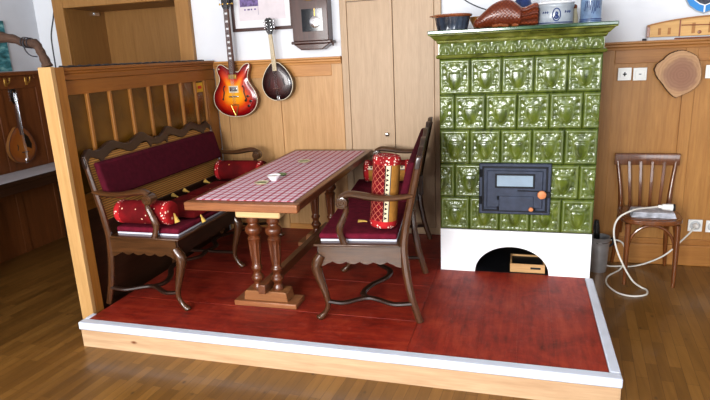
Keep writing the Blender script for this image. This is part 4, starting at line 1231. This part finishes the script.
# boat model standing on the wainscot cap
BT = thing('boat_model', 'flat light wood boat model resting on the panelling cap', 'boat model', (0, 0, 0))
bx0, bx1 = 1.328, 2.13
def hull_top(f): return 1.574 + .046 * math.sin(PI * min(1, max(0, f))) ** .8
N = 24
poly = [(bx0, 1.503), (bx1, 1.497)] + [(bx1 + (bx0 - bx1) * k / N, hull_top(1 - k / N) - .0) for k in range(N + 1)]
MB().prism(poly, 'Y', .752, .79).build('hull', M['boat'], BT, bevel=.003)
m = MB()
for k in range(N):
    f0, f1 = k / N, (k + 1) / N
    xa, xb_ = bx0 + (bx1 - bx0) * f0, bx0 + (bx1 - bx0) * f1
    m.prism([(xa, hull_top(f0)), (xb_, hull_top(f1)), (xb_, hull_top(f1) + .009), (xa, hull_top(f0) + .009)], 'Y', .742, .79)
m.build('gunwale', M['boat_dark'], BT)
MB().box(bx0 - .002, bx0 + .016, .748, .79, 1.503, 1.574).build('end_block', M['rim_brown'], BT, bevel=.002)
MB().box(bx1 - .016, bx1 + .002, .748, .79, 1.497, 1.574).build('end_block', M['rim_brown'], BT, bevel=.002)
for x in (1.395, 1.455): MB().box(x, x + .018, .749, .753, 1.516, 1.56).build('bench_slot', M['boat_dark'], BT)
for x in (1.60, 1.70, 1.86, 1.98): MB().box(x, x + .02, .749, .753, 1.518, 1.585).build('bench_slot', M['boat_dark'], BT)
MB().box(1.523, 1.531, .746, .753, 1.50, 1.615).build('crossbar', M['rim_brown'], BT)
MB().tube([(1.535, .748, 1.573), (1.75, .748, 1.567)], .0035, 6).build('oar', M['rim_brown'], BT)
MB().lathe([(.012, 0), (.011, -.008), (.001, -.009)], (1.648, .752, 1.523), 14, 'Y').build('rowlock', M['rim_brown'], BT)
kn_ = MB().tube([(1.50, .752, 1.487), (1.76, .75, 1.487)], [.004, .004], 8).build('thin_rod', M['rim_brown'])
tag(kn_, 'thin dark wooden rod lying on the panelling cap below the boat model', 'rod')
sm = MB().tube([(1.30, .748, 1.489), (1.325, .748, 1.489)], .007, 8).build('small_clip', M['cable_dk']); tag(sm, 'tiny dark clip lying on the panelling cap left of the boat model', 'clip')

# shield emblem
SH = thing('wall_shield', 'blue bordered shield emblem high on the white wall above the boat model', 'shield', (1.672, .799, 1.80))
def sh(f): return [(x * f, z * f) for x, z in [(0, -.152), (.045, -.135), (.09, -.10), (.118, -.05), (.128, .0), (.128, .13), (0, .14), (-.128, .13), (-.128, .0), (-.118, -.05), (-.09, -.10), (-.045, -.135)]]
MB().prism(sh(1.05), 'Y', -.012, 0).build('back_plate', M['crock'], SH)
MB().prism(sh(1.0), 'Y', -.016, -.0122).build('blue_border', M['shield_blue'], SH)
MB().prism(sh(.72), 'Y', -.018, -.0162).build('white_line', M['porc'], SH)
MB().prism(sh(.67), 'Y', -.021, -.0182).build('dark_field', M['shield_dark'], SH)
MB().box(-.005, .005, -.0175, -.0162, -.15, -.105).build('white_bar', M['porc'], SH)

# switches and sockets
def plate(name, label, cat, x, z, w_, h_, group, sock=False):
    r = thing(name, label, cat, (x, YW - .003 if not sock else .769, z), 0, group)
    MB().box(-w_ / 2, w_ / 2, -.009, 0, -h_ / 2, h_ / 2).build('cover_plate', M['plastic'], r, bevel=.003)
    if not sock:
        MB().box(-w_ * .33, w_ * .33, -.013, -.0085, -h_ * .33, h_ * .33).build('rocker', M['plastic'], r, bevel=.002)
    else:
        MB().lathe([(.001, -.0006), (.030, -.0006), (.031, -.0026), (.034, -.0026), (.036, .0005)], (0, -.009, 0), 24, 'Y').build('socket_ring', M['plastic_s'], r)
        for q in (-.008, .008): MB().lathe([(.001, -.001), (.0028, -.001), (.003, .0)], (q, -.0093, 0), 10, 'Y').build('pin_hole', M['blackmat'], r)
    return r
s1 = plate('light_switch', 'white wall switch with a dark symbol, nearest the stove', 'switch', 1.206, 1.259, .088, .088, 'white switches on the right panelling')
m = MB(); m.box(-.012, .012, -.0142, -.0128, -.004, .004).box(-.004, .004, -.0142, -.0128, -.014, .014); m.build('symbol', M['blackmat'], s1)
s2 = plate('light_switch', 'white wall switch with a small dash, between its neighbour and the tree slice', 'switch', 1.305, 1.256, .088, .088, 'white switches on the right panelling')
MB().box(-.008, .008, -.0142, -.0128, -.003, .003).build('symbol', M['iron'], s2)
plate('light_switch', 'white wall switch right of the tree slice', 'switch', 1.758, 1.258, .09, .09, 'white switches on the right panelling')
plate('wall_socket', 'white wall socket low on the panelling holding the plug of the white lead', 'socket', 1.752, .158, .094, .09, 'white sockets low on the right panelling', True)
plate('wall_socket', 'unused white wall socket low on the panelling, farthest from the chair', 'socket', 1.868, .155, .094, .09, 'white sockets low on the right panelling', True)

# wires on the white walls
tag(MB().tube(spline([(-3.63, .796, 2.3), (-3.632, .796, 2.08), (-3.66, .796, 1.95), (-3.71, .796, 1.82), (-3.73, .796, 1.72), (-3.735, .796, 1.47)], 6), .006, 6).build('wall_cable', M['cable_dk']), 'dark cable running down the white wall beside the wooden doorway', 'cable')
tag(MB().tube(spline([(.0, .795, 1.92), (.08, .795, 1.838), (.16, .795, 1.79), (.25, .795, 1.753), (.36, .795, 1.72), (.5, .795, 1.70)], 6), .004, 6).build('wall_cable', M['cable_dk']), 'thin dark wire sagging on the white wall behind the fish mould', 'cable')
pw = MB(); pw.box(XL, XL + .02, -.05, .41, 1.475, 1.90)
pw = pw.build('painting', M['teal']); tag(pw, 'teal landscape painting on the white wall at the left edge', 'painting')

# driftwood branch on the corner post
p, rr = spl_r([(-2.056, -1.048, 1.494, .029), (-2.064, -1.048, 1.525, .026), (-2.080, -1.05, 1.57, .023), (-2.098, -1.05, 1.606, .024), (-2.112, -1.05, 1.620, .027), (-2.15, -1.05, 1.626, .024), (-2.20, -1.05, 1.634, .022), (-2.26, -1.05, 1.655, .024), (-2.34, -1.06, 1.668, .030), (-2.46, -1.08, 1.69, .028), (-2.60, -1.1, 1.72, .014)], 5)
bc = MB().tube(p, [r * (1 + .08 * math.sin(i * 1.3)) for i, r in enumerate(rr)], 10).build('driftwood_branch', M['branch']); tag(bc, 'bent brown driftwood branch mounted on top of the pale divider post', 'branch')
m = MB(); m.tube(spline([(-2.168, -1.078, 1.635), (-2.165, -1.082, 1.62), (-2.15, -1.085, 1.585), (-2.12, -1.085, 1.558), (-2.085, -1.078, 1.55)], 5), .0035, 6)
for k in range(3): m.tube([(-2.14 - .02 * k + .006 * math.cos(2 * PI * i / 16), -1.05 + .028 * math.cos(2 * PI * i / 16), 1.626 + .003 * k + .028 * math.sin(2 * PI * i / 16)) for i in range(17)], .0026, 6)
m.build('tied_cord', M['cable_dk'], bc)

# desk in the dim corner
DK = thing('side_table', 'dark wooden side table under the amber mandolin in the dim corner', 'table', (0, 0, 0))
MB().box(XL + .035, -3.50, -.55, .73, .56, .595).build('table_top', M['desk'], DK, bevel=.004)
for x in (XL + .08, -3.55):
    for y in (-.48, .66): MB().box(x - .025, x + .025, y - .025, y + .025, FL + .0005, .56).build('leg', M['desk'], DK, bevel=.003)
MB().box(XL + .06, -3.53, -.50, .68, .48, .56).build('apron', M['desk'], DK, bevel=.003)
cl = MB().box(XL + .036, -3.485, -.50, .70, 0, .004).build('white_cloth', M['cloth_white'], None, loc=(0, 0, .5965)); tag(cl, 'white cloth covering the dark side table in the corner', 'tablecloth')

# ------------------------------------------------------------------ light
def area(name, loc, target, sx, sy, power, color):
    l = bpy.data.lights.new(name, 'AREA'); l.shape = 'RECTANGLE'; l.size = sx; l.size_y = sy; l.energy = power; l.color = color
    o = bpy.data.objects.new(name, l); COL.objects.link(o); o.location = loc
    d = Vector(target) - Vector(loc); o.rotation_euler = d.to_track_quat('-Z', 'Y').to_euler()
    return o
area('window_light_left', (-2.5, -5.6, 1.6), (-.9, 0, .8), 1.5, 1.5, 140, (1.0, .985, .97))
area('window_light_mid', (-.5, -5.9, 1.6), (.2, 0, .8), 1.3, 1.4, 260, (.97, .985, 1.0))
area('window_light_right', (2.0, -5.9, 1.6), (1.0, 0, .8), 1.2, 1.3, 50, (.92, .96, 1.0))
w = bpy.data.worlds.new('world'); bpy.context.scene.world = w; w.use_nodes = True
w.node_tree.nodes['Background'].inputs[0].default_value = (.80, .88, 1, 1); w.node_tree.nodes['Background'].inputs[1].default_value = .10

# ------------------------------------------------------------------ camera
CAMX, CAMY, CAMZ, YAW, PITCH, ROLL, F = 0.51067, -3.71888, 1.48904, -0.29102, -0.25308, -0.04675, 566.90726
cy, sy = math.cos(YAW), math.sin(YAW); cp, sp = math.cos(PITCH), math.sin(PITCH)
fw = Vector((sy * cp, cy * cp, sp)); r0 = Vector((cy, -sy, 0)); u0 = r0.cross(fw)
cr_, sr = math.cos(ROLL), math.sin(ROLL)
R = r0 * cr_ + u0 * sr; U = u0 * cr_ - r0 * sr
cam = bpy.data.cameras.new('camera'); cam.sensor_width = 36; cam.sensor_fit = 'HORIZONTAL'; cam.lens = F / 710 * 36; cam.clip_start = .05
co = bpy.data.objects.new('camera', cam); COL.objects.link(co)
mt = Matrix((R, U, -fw)).transposed().to_4x4(); mt.translation = (CAMX, CAMY, CAMZ); co.matrix_world = mt
bpy.context.scene.camera = co
sc = bpy.context.scene
sc.view_settings.view_transform = 'Standard'
sc.view_settings.look = 'None'
sc.view_settings.exposure = 0.12
sc.view_settings.gamma = 0.9
